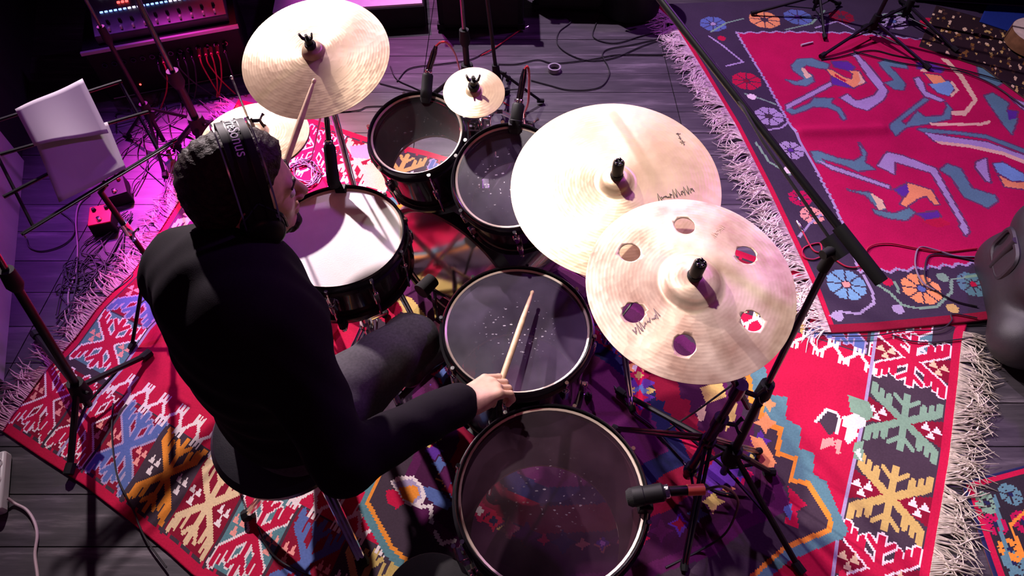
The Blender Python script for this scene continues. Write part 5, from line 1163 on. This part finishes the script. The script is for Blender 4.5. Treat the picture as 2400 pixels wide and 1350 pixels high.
G().tube([onp(60, 556, 0.0), onp(60, 556, 0.03), onp(405, 345, 0.03), onp(405, 345, 0.0)], 0.003, n=6).build('page_ledge', M_BLACK, t)
G().tube([(mb.x, mb.y, 0.05), (mb.x, mb.y, 0.55), onp(247, 430, -0.008)], 0.009, n=10).build('pole', M_BLACK, t)
g = G(); g.tube([(mb.x, mb.y, 0.36), (mb.x, mb.y, 0.41)], 0.015, n=10); wing(g, Vector((mb.x + 0.012, mb.y - 0.01, 0.385)), (0.8, -0.5, 0), 1.2); g.build('pole_clamp', M_CHROME, t)
tripod(t, (mb.x, mb.y), 0.22, 0.09, ring_feet(mb, 0.24, 2.3), M_BLACK, r=0.008, z0=0.004, double=False)
def sheet(label, quad, curl, lift, n=12):
    g = G(); vs = []
    for i in range(n + 1):
        for j in range(n + 1):
            u, v = i / n, j / n
            x = (1 - v) * ((1 - u) * quad[0][0] + u * quad[1][0]) + v * ((1 - u) * quad[3][0] + u * quad[2][0]); y = (1 - v) * ((1 - u) * quad[0][1] + u * quad[1][1]) + v * ((1 - u) * quad[3][1] + u * quad[2][1])
            vs.append(onp(x, y, lift + curl(u, v)))
    fs = [(i * (n + 1) + j, (i + 1) * (n + 1) + j, (i + 1) * (n + 1) + j + 1, i * (n + 1) + j + 1) for i in range(n) for j in range(n)]
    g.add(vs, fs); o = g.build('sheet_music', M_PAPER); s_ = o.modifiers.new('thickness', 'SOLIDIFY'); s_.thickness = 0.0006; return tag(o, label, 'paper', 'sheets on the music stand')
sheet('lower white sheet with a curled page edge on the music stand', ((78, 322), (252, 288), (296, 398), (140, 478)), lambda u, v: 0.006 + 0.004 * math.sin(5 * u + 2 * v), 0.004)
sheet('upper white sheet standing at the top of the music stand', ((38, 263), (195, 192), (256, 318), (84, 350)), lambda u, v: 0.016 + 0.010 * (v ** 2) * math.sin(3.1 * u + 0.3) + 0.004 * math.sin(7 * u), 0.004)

# ------------------------------------------------------------------ mixer rack at the far left
L0 = at(190, 125, 0.27); e_ = (at(555, 60, 0.27) - L0); wR = e_.length; e_.normalize(); nB = Vector((-e_.y, e_.x, 0)); R_r = Matrix((e_, nB, Vector((0, 0, 1)))).transposed()
rk = lambda x, y, z: L0 + e_ * x + nB * y + Vector((0, 0, z - 0.27))
t = root('equipment_rack', 'low black rack full of sockets under the mixing desk', 'equipment rack', tuple(rk(wR / 2, 0.2, 0)))
G().box(rk(wR / 2, 0.25, 0.125), (wR, 0.46, 0.25), R_r).build('case', M_BLACKM, t, bevel=0.006)
G().box(rk(wR / 2, 0.008, 0.262), (wR + 0.01, 0.016, 0.014), R_r).build('edge_trim', mat('pale_edge', (0.45, 0.42, 0.46), 0.35, 0.3), t)
G().box(rk(wR / 2, 0.25, 0.262), (wR, 0.46, 0.012), R_r).build('lid', M_BLACK, t)
for k in range(14): 
    g = G(); g.lathe([(0.008, 0), (0.012, 0.0), (0.012, 0.006), (0.008, 0.006)], M=frame(rk(0.06 + k * (wR - 0.1) / 14, 0.019, 0.185), -nB), n=12, closed=True); g.build('socket', M_DKCHROME, t)
G().tube([rk(0.02, 0.012, 0.012), rk(wR - 0.02, 0.012, 0.012)], 0.005, n=6).build('foot_rail', M_DKCHROME, t)
t = root('mixing_desk', 'purple-lit mixing desk with rows of small lights on the rack', 'mixer', tuple(rk(wR / 2, 0.2, 0.27)))
g = G(); y0, y1 = 0.05, 0.27; X0, X1 = 0.07, wR - 0.03
g.add([rk(X0, y0, 0.27), rk(X1, y0, 0.27), rk(X1, y1, 0.27), rk(X0, y1, 0.27), rk(X0, y0, 0.305), rk(X1, y0, 0.305), rk(X1, y1, 0.385), rk(X0, y1, 0.385)], [(3, 2, 1, 0), (4, 5, 6, 7), (0, 1, 5, 4), (1, 2, 6, 5), (2, 3, 7, 6), (3, 0, 4, 7)])
g.build('body', mat('mixer_grey', (0.045, 0.04, 0.055), 0.4), t, bevel=0.004)
face = lambda x, v, l=0.0: rk(x, y0 + (y1 - y0) * v, 0.305 + 0.08 * v + l)
for (v, n_, m_, sx) in ((0.93, 20, M_LEDW, 0.010), (0.55, 26, M_LEDB, 0.012)):
    for k in range(n_): G().box(face(X0 + 0.05 + (X1 - X0 - 0.08) * k / (n_ - 1), v, 0.003), (sx, 0.008, 0.005), R_r).build('indicator', m_ if not (v < 0.6 and k % 9 > 5) else M_LEDW, t)
for k in range(3): G().box(face(X0 + 0.13 + 0.018 * k, 0.72, 0.004), (0.012, 0.012, 0.006), R_r).build('indicator', M_LEDR, t)
for k in range(10): 
    q = face(X0 + 0.07 + (X1 - X0 - 0.12) * k / 9, 0.28, 0.001); f = G(); f.lathe([(0, 0.014), (0.006, 0.014), (0.008, 0.0)], M=Matrix.Translation(q), n=10); f.build('knob', M_RUBBER, t)
    G().box(face(X0 + 0.07 + (X1 - X0 - 0.12) * k / 9, 0.12, 0.004), (0.008, 0.018, 0.012), R_r).build('fader', mat('fader_cap', (0.6, 0.58, 0.6), 0.4), t)
ORD = ('first', 'second', 'third', 'fourth', 'fifth')
cnt_ = [0, 0]
for k, (xx, red) in enumerate(((0.30, 0), (0.325, 1), (0.39, 0), (0.42, 0), (0.455, 0), (0.49, 1), (0.52, 1), (0.545, 1), (0.575, 1), (0.61, 0))):
    p0 = rk(xx * wR / 0.70, -0.002, 0.185); r = random.Random(k)
    t = root('patch_cable', ORD[cnt_[red]] + (' red' if red else ' grey') + ' patch plug from the left on the front of the equipment rack', 'cable', tuple(p0), group='red patch plugs' if red else 'grey patch plugs'); cnt_[red] += 1
    G().tube([p0, p0 - nB * 0.05 + Vector((0, 0, -0.006))], [0.009, 0.007], n=10).build('plug', M_REDPLASTIC if red else M_DKCHROME, t)
    a = p0 - nB * 0.05 + Vector((0, 0, -0.006)); ex = r.uniform(-0.12, 0.12)
    G().tube(spline([a, a - nB * 0.03 + Vector((0, 0, -0.03)), a - nB * 0.05 + e_ * ex * 0.4 + Vector((0, 0, -0.11)), a - nB * 0.09 + e_ * ex - Vector((0, 0, a.z - 0.008))], 5), 0.0034, n=6).build('lead', M_REDCABLE if red else M_CABLE, t)

G().lathe([(0, 0.004), (0.004, 0.002), (0.005, 0)], M=frame(rk(0.16, 0.018, 0.055), -nB), n=12).build('power_light', M_LEDR, [o for o in COL.objects if o.name.startswith('equipment_rack')][0])
# ------------------------------------------------------------------ boxes along the far edge
def cab(name, label, cat, c, size, rot, m, extras=None, bevel=0.012):
    t = root(name, label, cat, (c[0], c[1], 0)); R_ = Matrix.Rotation(rot, 3, 'Z'); c = Vector((c[0], c[1], 0)); w, d, h = size
    G().box(c + Vector((0, 0, h / 2 + 0.012)), (w, d, h), R_).build('cabinet', m, t, bevel=bevel)
    for i in (-1, 1):
        for j in (-1, 1): G().tube([c + R_ @ Vector((i * (w / 2 - 0.04), j * (d / 2 - 0.04), 0.0)), c + R_ @ Vector((i * (w / 2 - 0.04), j * (d / 2 - 0.04), 0.014))], 0.016, n=10).build('foot', M_RUBBER, t)
    if extras: extras(t, c, R_, w, d, h)
    return t
def grille(t, c, R_, w, d, h):
    G().box(c + R_ @ Vector((0, -d / 2 - 0.003, 0)) + Vector((0, 0, h / 2 + 0.012)), (w - 0.06, 0.008, h - 0.06), R_).build('grille', M_FOAM, t)
    for i in (-1, 1):
        for k in (0.02, h - 0.0): G().box(c + R_ @ Vector((i * (w / 2 - 0.012), -d / 2 + 0.012, 0)) + Vector((0, 0, k + 0.008)), (0.04, 0.04, 0.03), R_).build('corner_guard', M_RUBBER, t)
    G().tube([c + R_ @ Vector((-0.07, 0, h + 0.012)), c + R_ @ Vector((-0.06, 0, h + 0.035)), c + R_ @ Vector((0.06, 0, h + 0.035)), c + R_ @ Vector((0.07, 0, h + 0.012))], 0.007, n=8).build('handle', M_RUBBER, t)
c = at(1128, 78); cab('guitar_amplifier', 'black amplifier cabinet at the top edge behind the splash cymbal', 'amplifier', (c.x, c.y + 0.20), (0.46, 0.36, 0.34), 0.0, M_BLACKM, grille)
c = at(1330, 40); cab('guitar_amplifier', 'black cabinet at the top edge, right of the amplifier behind the splash', 'amplifier', (c.x + 0.02, c.y + 0.22), (0.40, 0.34, 0.36), -0.06, M_BLACKM, grille)
def pale_top(t, c, R_, w, d, h): G().box(c + Vector((0, 0, h + 0.018)), (w - 0.02, d - 0.02, 0.012), R_).build('top_board', mat('white_board', (0.72, 0.68, 0.72), 0.5, noise=0.05), t)
c = at(835, 92); cab('low_platform', 'low black box with a pale lid glowing magenta behind the crash', 'box', (c.x - 0.05, c.y + 0.27), (0.80, 0.44, 0.12), 0.12, M_BLACKM, pale_top, 0.006)
c = at(1482, 62); t = root('drum_case', 'round black drum case at the top edge beside the rug fringe', 'case', (c.x, c.y + 0.17, 0))
G().lathe([(0, 0.004), (0.155, 0.004), (0.165, 0.015), (0.165, 0.25), (0, 0.25)], M=Matrix.Translation((c.x, c.y + 0.17, 0)), n=48).build('body', M_BLACKM, t)
g = G(); g.lathe([(0.172, 0.235), (0.172, 0.295), (0.160, 0.305), (0, 0.308)], M=Matrix.Translation((c.x, c.y + 0.17, 0)), n=48); g.build('lid', M_BLACK, t)
G().tube([(c.x - 0.1, c.y + 0.01, 0.15), (c.x - 0.05, c.y - 0.015, 0.17), (c.x + 0.05, c.y - 0.015, 0.17), (c.x + 0.1, c.y + 0.01, 0.15)], 0.008, n=8).build('handle', M_RUBBER, t)
c = at(2262, 45); 
def trims(t, c, R_, w, d, h):
    for k in (0.02, h): G().tube([c + R_ @ Vector((x * w / 2, y * d / 2, k + 0.010)) for x, y in ((-1, -1), (1, -1), (1, 1), (-1, 1))], 0.006, n=6, closed=True).build('edge_profile', M_DKCHROME, t)
    for i in (-1, 1): G().lathe([(0, 0.004), (0.02, 0.004), (0.024, 0)], M=frame(c + R_ @ Vector((i * w * 0.3, -d / 2 - 0.002, h * 0.55)), R_ @ Vector((0, -1, 0))), n=16).build('latch', M_DKCHROME, t)
cab('road_case', 'black road case with metal edges in the far right corner', 'case', (c.x + 0.22, c.y + 0.30), (0.86, 0.40, 0.36), -0.12, M_BLACK, trims)
c = at(2418, 118); t = root('hand_drum', 'pale skinned hand drum cut by the right edge', 'drum', (c.x, c.y, 0))
G().lathe([(0.145, 0.03), (0.150, 0.03), (0.150, 0.10), (0.145, 0.10)], M=Matrix.Translation((c.x, c.y, 0)), n=48, closed=True).build('frame', mat('brown_wood', (0.20, 0.10, 0.04), 0.5, noise=0.3), t)
G().lathe([(0, 0.100), (0.148, 0.101)], M=Matrix.Translation((c.x, c.y, 0)), n=48).build('skin', mat('goat_skin', (0.62, 0.52, 0.40), 0.6, noise=0.15), t)

# ------------------------------------------------------------------ stage monitor at the right edge
mA, mB = Vector((1.60, 1.04, 0.016)), Vector((1.80, 1.66, 0.016)); ed = (mB - mA).normalized(); rt = Vector((ed.y, -ed.x, 0)); Lm = (mB - mA).length
t = root('stage_monitor', 'dark moulded floor monitor speaker cut by the right edge', 'speaker', tuple((mA + mB) / 2 + rt * 0.3))
Rm = Matrix((ed, -rt, Vector((0, 0, 1)))).transposed(); R3m = [[Rm[i][j] for j in range(3)] for i in range(3)]; mc = (mA + mB) / 2
V, F = surface_nets([('e', mc + rt * 0.30 + ed * (0.10) + Vector((0, 0, 0.17)), (0.30, 0.30, 0.22), R3m, 0.05)] + [('c', mc + rt * x + ed * y + Vector((0, 0, z)), mc + rt * x2 + ed * y2 + Vector((0, 0, z2)), 0.085, 0.085, 0.06) for x, y, z, x2, y2, z2 in
     ((0.09, -0.16, 0.09, 0.09, 0.20, 0.09), (0.10, -0.05, 0.27, 0.10, 0.19, 0.30), (0.09, 0.20, 0.09, 0.50, 0.20, 0.09), (0.10, 0.19, 0.30, 0.50, 0.19, 0.30), (0.09, -0.16, 0.09, 0.50, -0.16, 0.09), (0.10, -0.05, 0.27, 0.5, -0.05, 0.27), (0.50, -0.16, 0.09, 0.50, 0.20, 0.09), (0.5, -0.05, 0.27, 0.5, 0.19, 0.3), (0.1, 0.1, 0.2, 0.5, 0.1, 0.2), (0.10, 0.0, 0.15, 0.5, 0.0, 0.15))], 0.010)
net_object('cabinet', [(V, F, 0)], t, [M_GREYPL], (mc + rt * 0.3))
hx = lambda a, z, o=0.0: mc + ed * a + rt * (0.018 - o) + Vector((0, 0, z))
def rring(g, a0, a1, z0, z1, o, r):
    pts = []
    for k in range(24):
        an = 2 * math.pi * k / 24; ca, sa = math.cos(an), math.sin(an); sq = lambda v: math.copysign(abs(v) ** 0.5, v)
        pts.append(hx((a0 + a1) / 2 + (a1 - a0) / 2 * sq(ca), (z0 + z1) / 2 + (z1 - z0) / 2 * sq(sa), o))
    g.tube(pts, r, n=8, closed=True)
g = G(); rring(g, 0.02, 0.19, 0.15, 0.27, 0.016, 0.012); g.build('handle_surround', M_GREYPL, t)
G().box(hx(0.105, 0.21, 0.006), (0.15, 0.02, 0.10), Rm).build('handle_pocket', M_RUBBER, t)
G().tube([hx(0.105, 0.14, 0.018), hx(0.105, 0.28, 0.018)], 0.016, n=12).build('handle', M_GREYPL, t)
g = G(); g.box(mc + rt * 0.32 - ed * 0.235 + Vector((0, 0, 0.17)), (0.02, 0.44, 0.24), Rm @ Matrix.Rotation(-0.5, 3, 'Y')); g.build('grille', M_FOAM, t, bevel=0.008)

# ------------------------------------------------------------------ small things on the floor
def pedal(name, label, px, py, size, rot, top, body, red):
    c = at(px, py, size[2]); t = root(name, label, 'effects pedal', (c.x, c.y, 0), group='effects pedals'); R_ = Matrix.Rotation(rot, 3, 'Z'); c.z = 0
    G().box(c + Vector((0, 0, size[2] / 2 + 0.002)), (size[0], size[1], size[2]), R_, taper=0.92).build('housing', body, t, bevel=0.005)
    G().box(c + Vector((0, 0, size[2] + 0.004)), (size[0] * 0.9, size[1] * 0.9, 0.006), R_).build('top_plate', top, t, bevel=0.002)
    g = G(); g.lathe([(0, 0.014), (0.008, 0.013), (0.010, 0.004), (0.012, 0)], M=Matrix.Translation(c + R_ @ Vector((0, -size[1] * 0.25, size[2] + 0.006))), n=14); g.build('foot_switch', M_CHROME, t)
    for k in (-1, 1): g = G(); g.lathe([(0, 0.012), (0.007, 0.012), (0.009, 0)], M=Matrix.Translation(c + R_ @ Vector((k * size[0] * 0.25, size[1] * 0.25, size[2] + 0.006))), n=12); g.build('knob', red, t)
pedal('effects_pedal', 'red effects pedal on the floor below the music stand', 236, 505, (0.095, 0.12, 0.055), 0.3, M_REDPLASTIC, M_BLACKM, M_RUBBER)
pedal('effects_pedal', 'black effects pedal with red knobs behind the red one', 268, 440, (0.10, 0.13, 0.05), 0.5, M_BLACK, M_BLACKM, M_REDPLASTIC)
c = at(4, 1140); t = root('power_strip', 'white power strip on the boards at the left edge', 'power strip', (c.x, c.y, 0)); R_ = Matrix.Rotation(1.95, 3, 'Z'); MW = mat('white_plastic', (0.6, 0.58, 0.6), 0.4)
G().box(c + Vector((0, 0, 0.022)), (0.20, 0.055, 0.04), R_).build('body', MW, t, bevel=0.008)
for k in (-1, 0, 1):
    g = G(); g.lathe([(0.019, 0.0), (0.021, 0.003), (0.023, 0.0)], M=Matrix.Translation(c + R_ @ Vector((k * 0.055, 0, 0.042))), n=20); s_ = g.build('socket', MW, t)
    for j in (-1, 1): G().tube([c + R_ @ Vector((k * 0.055 + j * 0.009, 0, 0.041)), c + R_ @ Vector((k * 0.055 + j * 0.009, 0, 0.0435))], 0.0025, n=8).build('pin_hole', M_BLACK, s_)
G().tube(spline([at(18, 1168, 0.02), at(35, 1180, 0.006), at(62, 1195, 0.006), at(80, 1222, 0.006), at(87, 1255, 0.006), at(82, 1300, 0.006), at(88, 1350, 0.006), at(90, 1400, 0.006)], 6), 0.0042, n=8).build('cord', M_PINKCABLE, t)
c = at(1299, 165); tag(G().lathe([(0.026, 0.001), (0.034, 0.001), (0.034, 0.022), (0.026, 0.022)], M=Matrix.Translation((c.x, c.y, 0)), n=28, closed=True).build('tape_roll', mat('clear_tape', (0.35, 0.32, 0.36), 0.2)), 'small clear roll of tape on the boards', 'tape')
a, b = at(1878, 106, 0.02), at(1905, 99, 0.02); tag(G().tube([a, a.lerp(b, 0.7), a.lerp(b, 0.75), b], [0.006, 0.006, 0.005, 0.005], n=10).build('marker_pen', mat('white_plastic', (0.6, 0.58, 0.6), 0.4)), 'white marker pen lying on the far end of the crimson rug', 'pen')
c = at(1003, 1402, 0.42); t = root('stool', 'round black stool top cut by the bottom edge', 'stool', (c.x, c.y, 0))
G().lathe([(0, 0.42), (0.075, 0.418), (0.098, 0.405), (0.105, 0.385), (0.095, 0.37), (0, 0.37)], M=Matrix.Translation((c.x, c.y, 0)), n=40).build('seat', M_FOAM, t)
for k in range(3):
    an = 0.9 + k * 2.094; G().tube([(c.x + 0.05 * math.cos(an), c.y + 0.05 * math.sin(an), 0.37), (c.x + 0.10 * math.cos(an), c.y + 0.10 * math.sin(an), 0.010)], 0.008, n=8).build('leg', M_BLACK, t)

# ------------------------------------------------------------------ cables on the floor
def cable(label, pts, m=None, r=0.0032, z=0.0045, group=None, plug=None, name='cable'):
    P3 = [at(p[0], p[1], p[2] if len(p) > 2 else z) for p in pts]
    if plug:
        t = root(name, label, 'cable', tuple(P3[0]), group=group); G().tube(spline(P3, 7), r, n=6).build('lead', m or M_CABLE, t)
        for i, j in ((0, 1),) if plug == 1 else ((0, 1), (-1, -2)):
            d = (P3[i] - P3[j]).normalized(); g = G(); g.tube([P3[i] - d * 0.005, P3[i] + d * 0.012, P3[i] + d * 0.05], [r * 1.4, r * 2.6, r * 2.6], n=10); g.build('connector', M_CHROME, t)
        return t
    return tag(G().tube(spline(P3, 7), r, n=6).build(name, m or M_CABLE), label, 'cable', group)
cable('grey cable curling over the boards left of the crimson rug, from the case', [(1408, 25), (1405, 40), (1395, 60), (1390, 85), (1415, 98), (1450, 100), (1500, 85), (1560, 70)], M_CABLE)
cable('long black cable looping over the boards and ending at the rack tom', [(1600, 85), (1540, 92), (1480, 105), (1425, 115), (1412, 130), (1425, 155), (1428, 175), (1412, 200), (1380, 210), (1330, 210), (1290, 200), (1245, 188)], M_CABLE)
cable('black cable running along the boards behind the right rack tom', [(1318, 32), (1338, 50), (1310, 75), (1308, 105), (1340, 130), (1385, 142), (1440, 135), (1500, 110), (1560, 88)], M_CABLE)
cable('black cable crossing the boards behind the splash cymbal', [(1160, 150), (1210, 150), (1260, 140), (1300, 148), (1380, 140), (1450, 128), (1540, 128), (1600, 125)], M_CABLE)
cable('black cable with silver plug on the boards by the amplifier', [(1222, 70), (1190, 85), (1165, 110), (1140, 120), (1100, 140), (1030, 150), (960, 160), (930, 190)], M_CABLE, plug=1)
cable('black cable curving over the boards below the top left crash', [(915, 155), (930, 185), (970, 205), (990, 215), (950, 210), (890, 195)], M_CABLE)
cable('black cable along the top edge of the kilim by the left rack tom', [(720, 268), (770, 262), (800, 262), (840, 258), (860, 250), (900, 248)], M_CABLE)
cable('red cable coiled on the border of the crimson rug below the boom joint', [(1880, 540), (1905, 585, .02), (1925, 590, .02), (1920, 570, .02), (1885, 580, .02), (1882, 600, .02), (1905, 608, .02), (1940, 600, .02), (1985, 625, .02), (2020, 620, .02), (2035, 580, .02), (2080, 570, .02), (2150, 582, .02), (2210, 590, .02), (2290, 582, .02)], M_REDCABLE, z=0.020, plug=1)
cable('purple-grey cable loop on the crimson rug beside the monitor', [(2290, 602), (2240, 600), (2190, 585), (2155, 580), (2145, 610), (2150, 640), (2165, 665), (2190, 680)], mat('grey_cable', (0.20, 0.16, 0.22), 0.5), z=0.020)
cable('black cable loop leading from the monitor over the flowered border', [(2290, 612), (2230, 600), (2180, 598), (2168, 630), (2172, 660), (2200, 685), (2240, 705), (2290, 718)], M_CABLE, z=0.020)
cable('thin black cable along the near edge of the crimson rug', [(1950, 788), (2050, 786), (2120, 775), (2200, 772), (2230, 752), (2232, 735), (2290, 745)], M_CABLE, r=0.0026, z=0.020)
cable('thin black cable lying across the top corner of the kilim', [(2090, 785), (2130, 798), (2180, 802), (2240, 796), (2290, 790)], M_CABLE, r=0.0026, z=0.014)
cable('dark cable crossing the red field of the crimson rug to the far stand', [(2400, 205), (2300, 175), (2200, 150), (2100, 130), (2040, 118), (1960, 135), (1925, 140)], M_CABLE, z=0.020)
cable('second dark cable crossing the crimson rug further right', [(2400, 250), (2330, 200), (2260, 170), (2200, 160), (2100, 145), (2000, 120)], M_CABLE, z=0.021)
cable('dark cable from the boom stand foot to the holed crash stand', [(1440, 905), (1480, 960), (1530, 1000), (1580, 1060), (1660, 1140), (1720, 1160)], M_CABLE, z=0.013)
cable('thin black cable across the near flakes of the kilim to the throne', [(265, 945), (262, 1010), (268, 1080), (280, 1130), (310, 1190), (340, 1260), (390, 1330)], M_CABLE, r=0.0026, z=0.013)
cable('thin black cable running past the throne foot to the bottom edge', [(605, 1235), (620, 1270), (650, 1310), (700, 1338), (760, 1365)], M_CABLE, r=0.0028, z=0.013)
cable('pale cable lying on the boards under the music stand', [(210, 455), (185, 480), (178, 520), (182, 580), (178, 640), (160, 690), (165, 760), (160, 800)], M_PINKCABLE, r=0.003)
cable('dark cable loop on the boards left of the red pedal', [(140, 495), (170, 520), (172, 550), (145, 575), (100, 588), (70, 580), (62, 560)], M_CABLE, r=0.003)
rc_ = random.Random(11)
LBT = 'thin dark cable in the tangle on the boards behind the drummer'
for k in range(9):
    cx, cy = 235 + rc_.uniform(-30, 40), 605 + rc_.uniform(-25, 35); P_ = [(300 + rc_.uniform(-12, 12), 500 + rc_.uniform(-10, 10))]
    a0 = rc_.uniform(0, 6.28)
    for j in range(7): a = a0 + j * rc_.uniform(0.8, 1.2); P_.append((cx + 48 * math.cos(a) * rc_.uniform(0.6, 1.3) - 8 * j, cy + 34 * math.sin(a) * rc_.uniform(0.6, 1.2) + 9 * j))
    P_.append((150 + rc_.uniform(-20, 30), 760 + rc_.uniform(-30, 30))); cable(LBT, P_, M_CABLE, r=0.0026, z=0.004 + 0.001 * k, group='cable tangle behind the drummer')
LBT = 'thin dark cable strewn over the magenta-lit boards by the rack'
for k in range(16):
    x, y = rc_.uniform(300, 470), rc_.uniform(215, 260); P_ = [(x, y)]; a = rc_.uniform(0.6, 2.4)
    for j in range(6): a += rc_.uniform(-0.8, 0.8); x += 45 * math.cos(a); y += 30 * math.sin(a) + 8; P_.append((min(max(x, 270), 520), min(y, 540)))
    cable(LBT, P_, M_CABLE, r=0.0027, z=0.004 + 0.0008 * k, group='cables strewn by the rack')
LBK = lambda k: ('thin pale cable' if k % 3 == 1 else 'thin black cable') + ' knotted on the kilim between hi-hat and snare'
for k in range(7):
    P_ = []; a0 = rc_.uniform(0, 6.28)
    for j in range(8): a = a0 + j * 0.9; P_.append((710 + 40 * math.cos(a) * rc_.uniform(0.5, 1.2), 405 + 30 * math.sin(a) * rc_.uniform(0.5, 1.2)))
    cable(LBK(k), P_, M_PINKCABLE if k % 3 == 1 else M_CABLE, r=0.0026, z=0.012 + 0.001 * k, group='pale cables knotted by the hi-hat' if k % 3 == 1 else 'black cables knotted by the hi-hat')
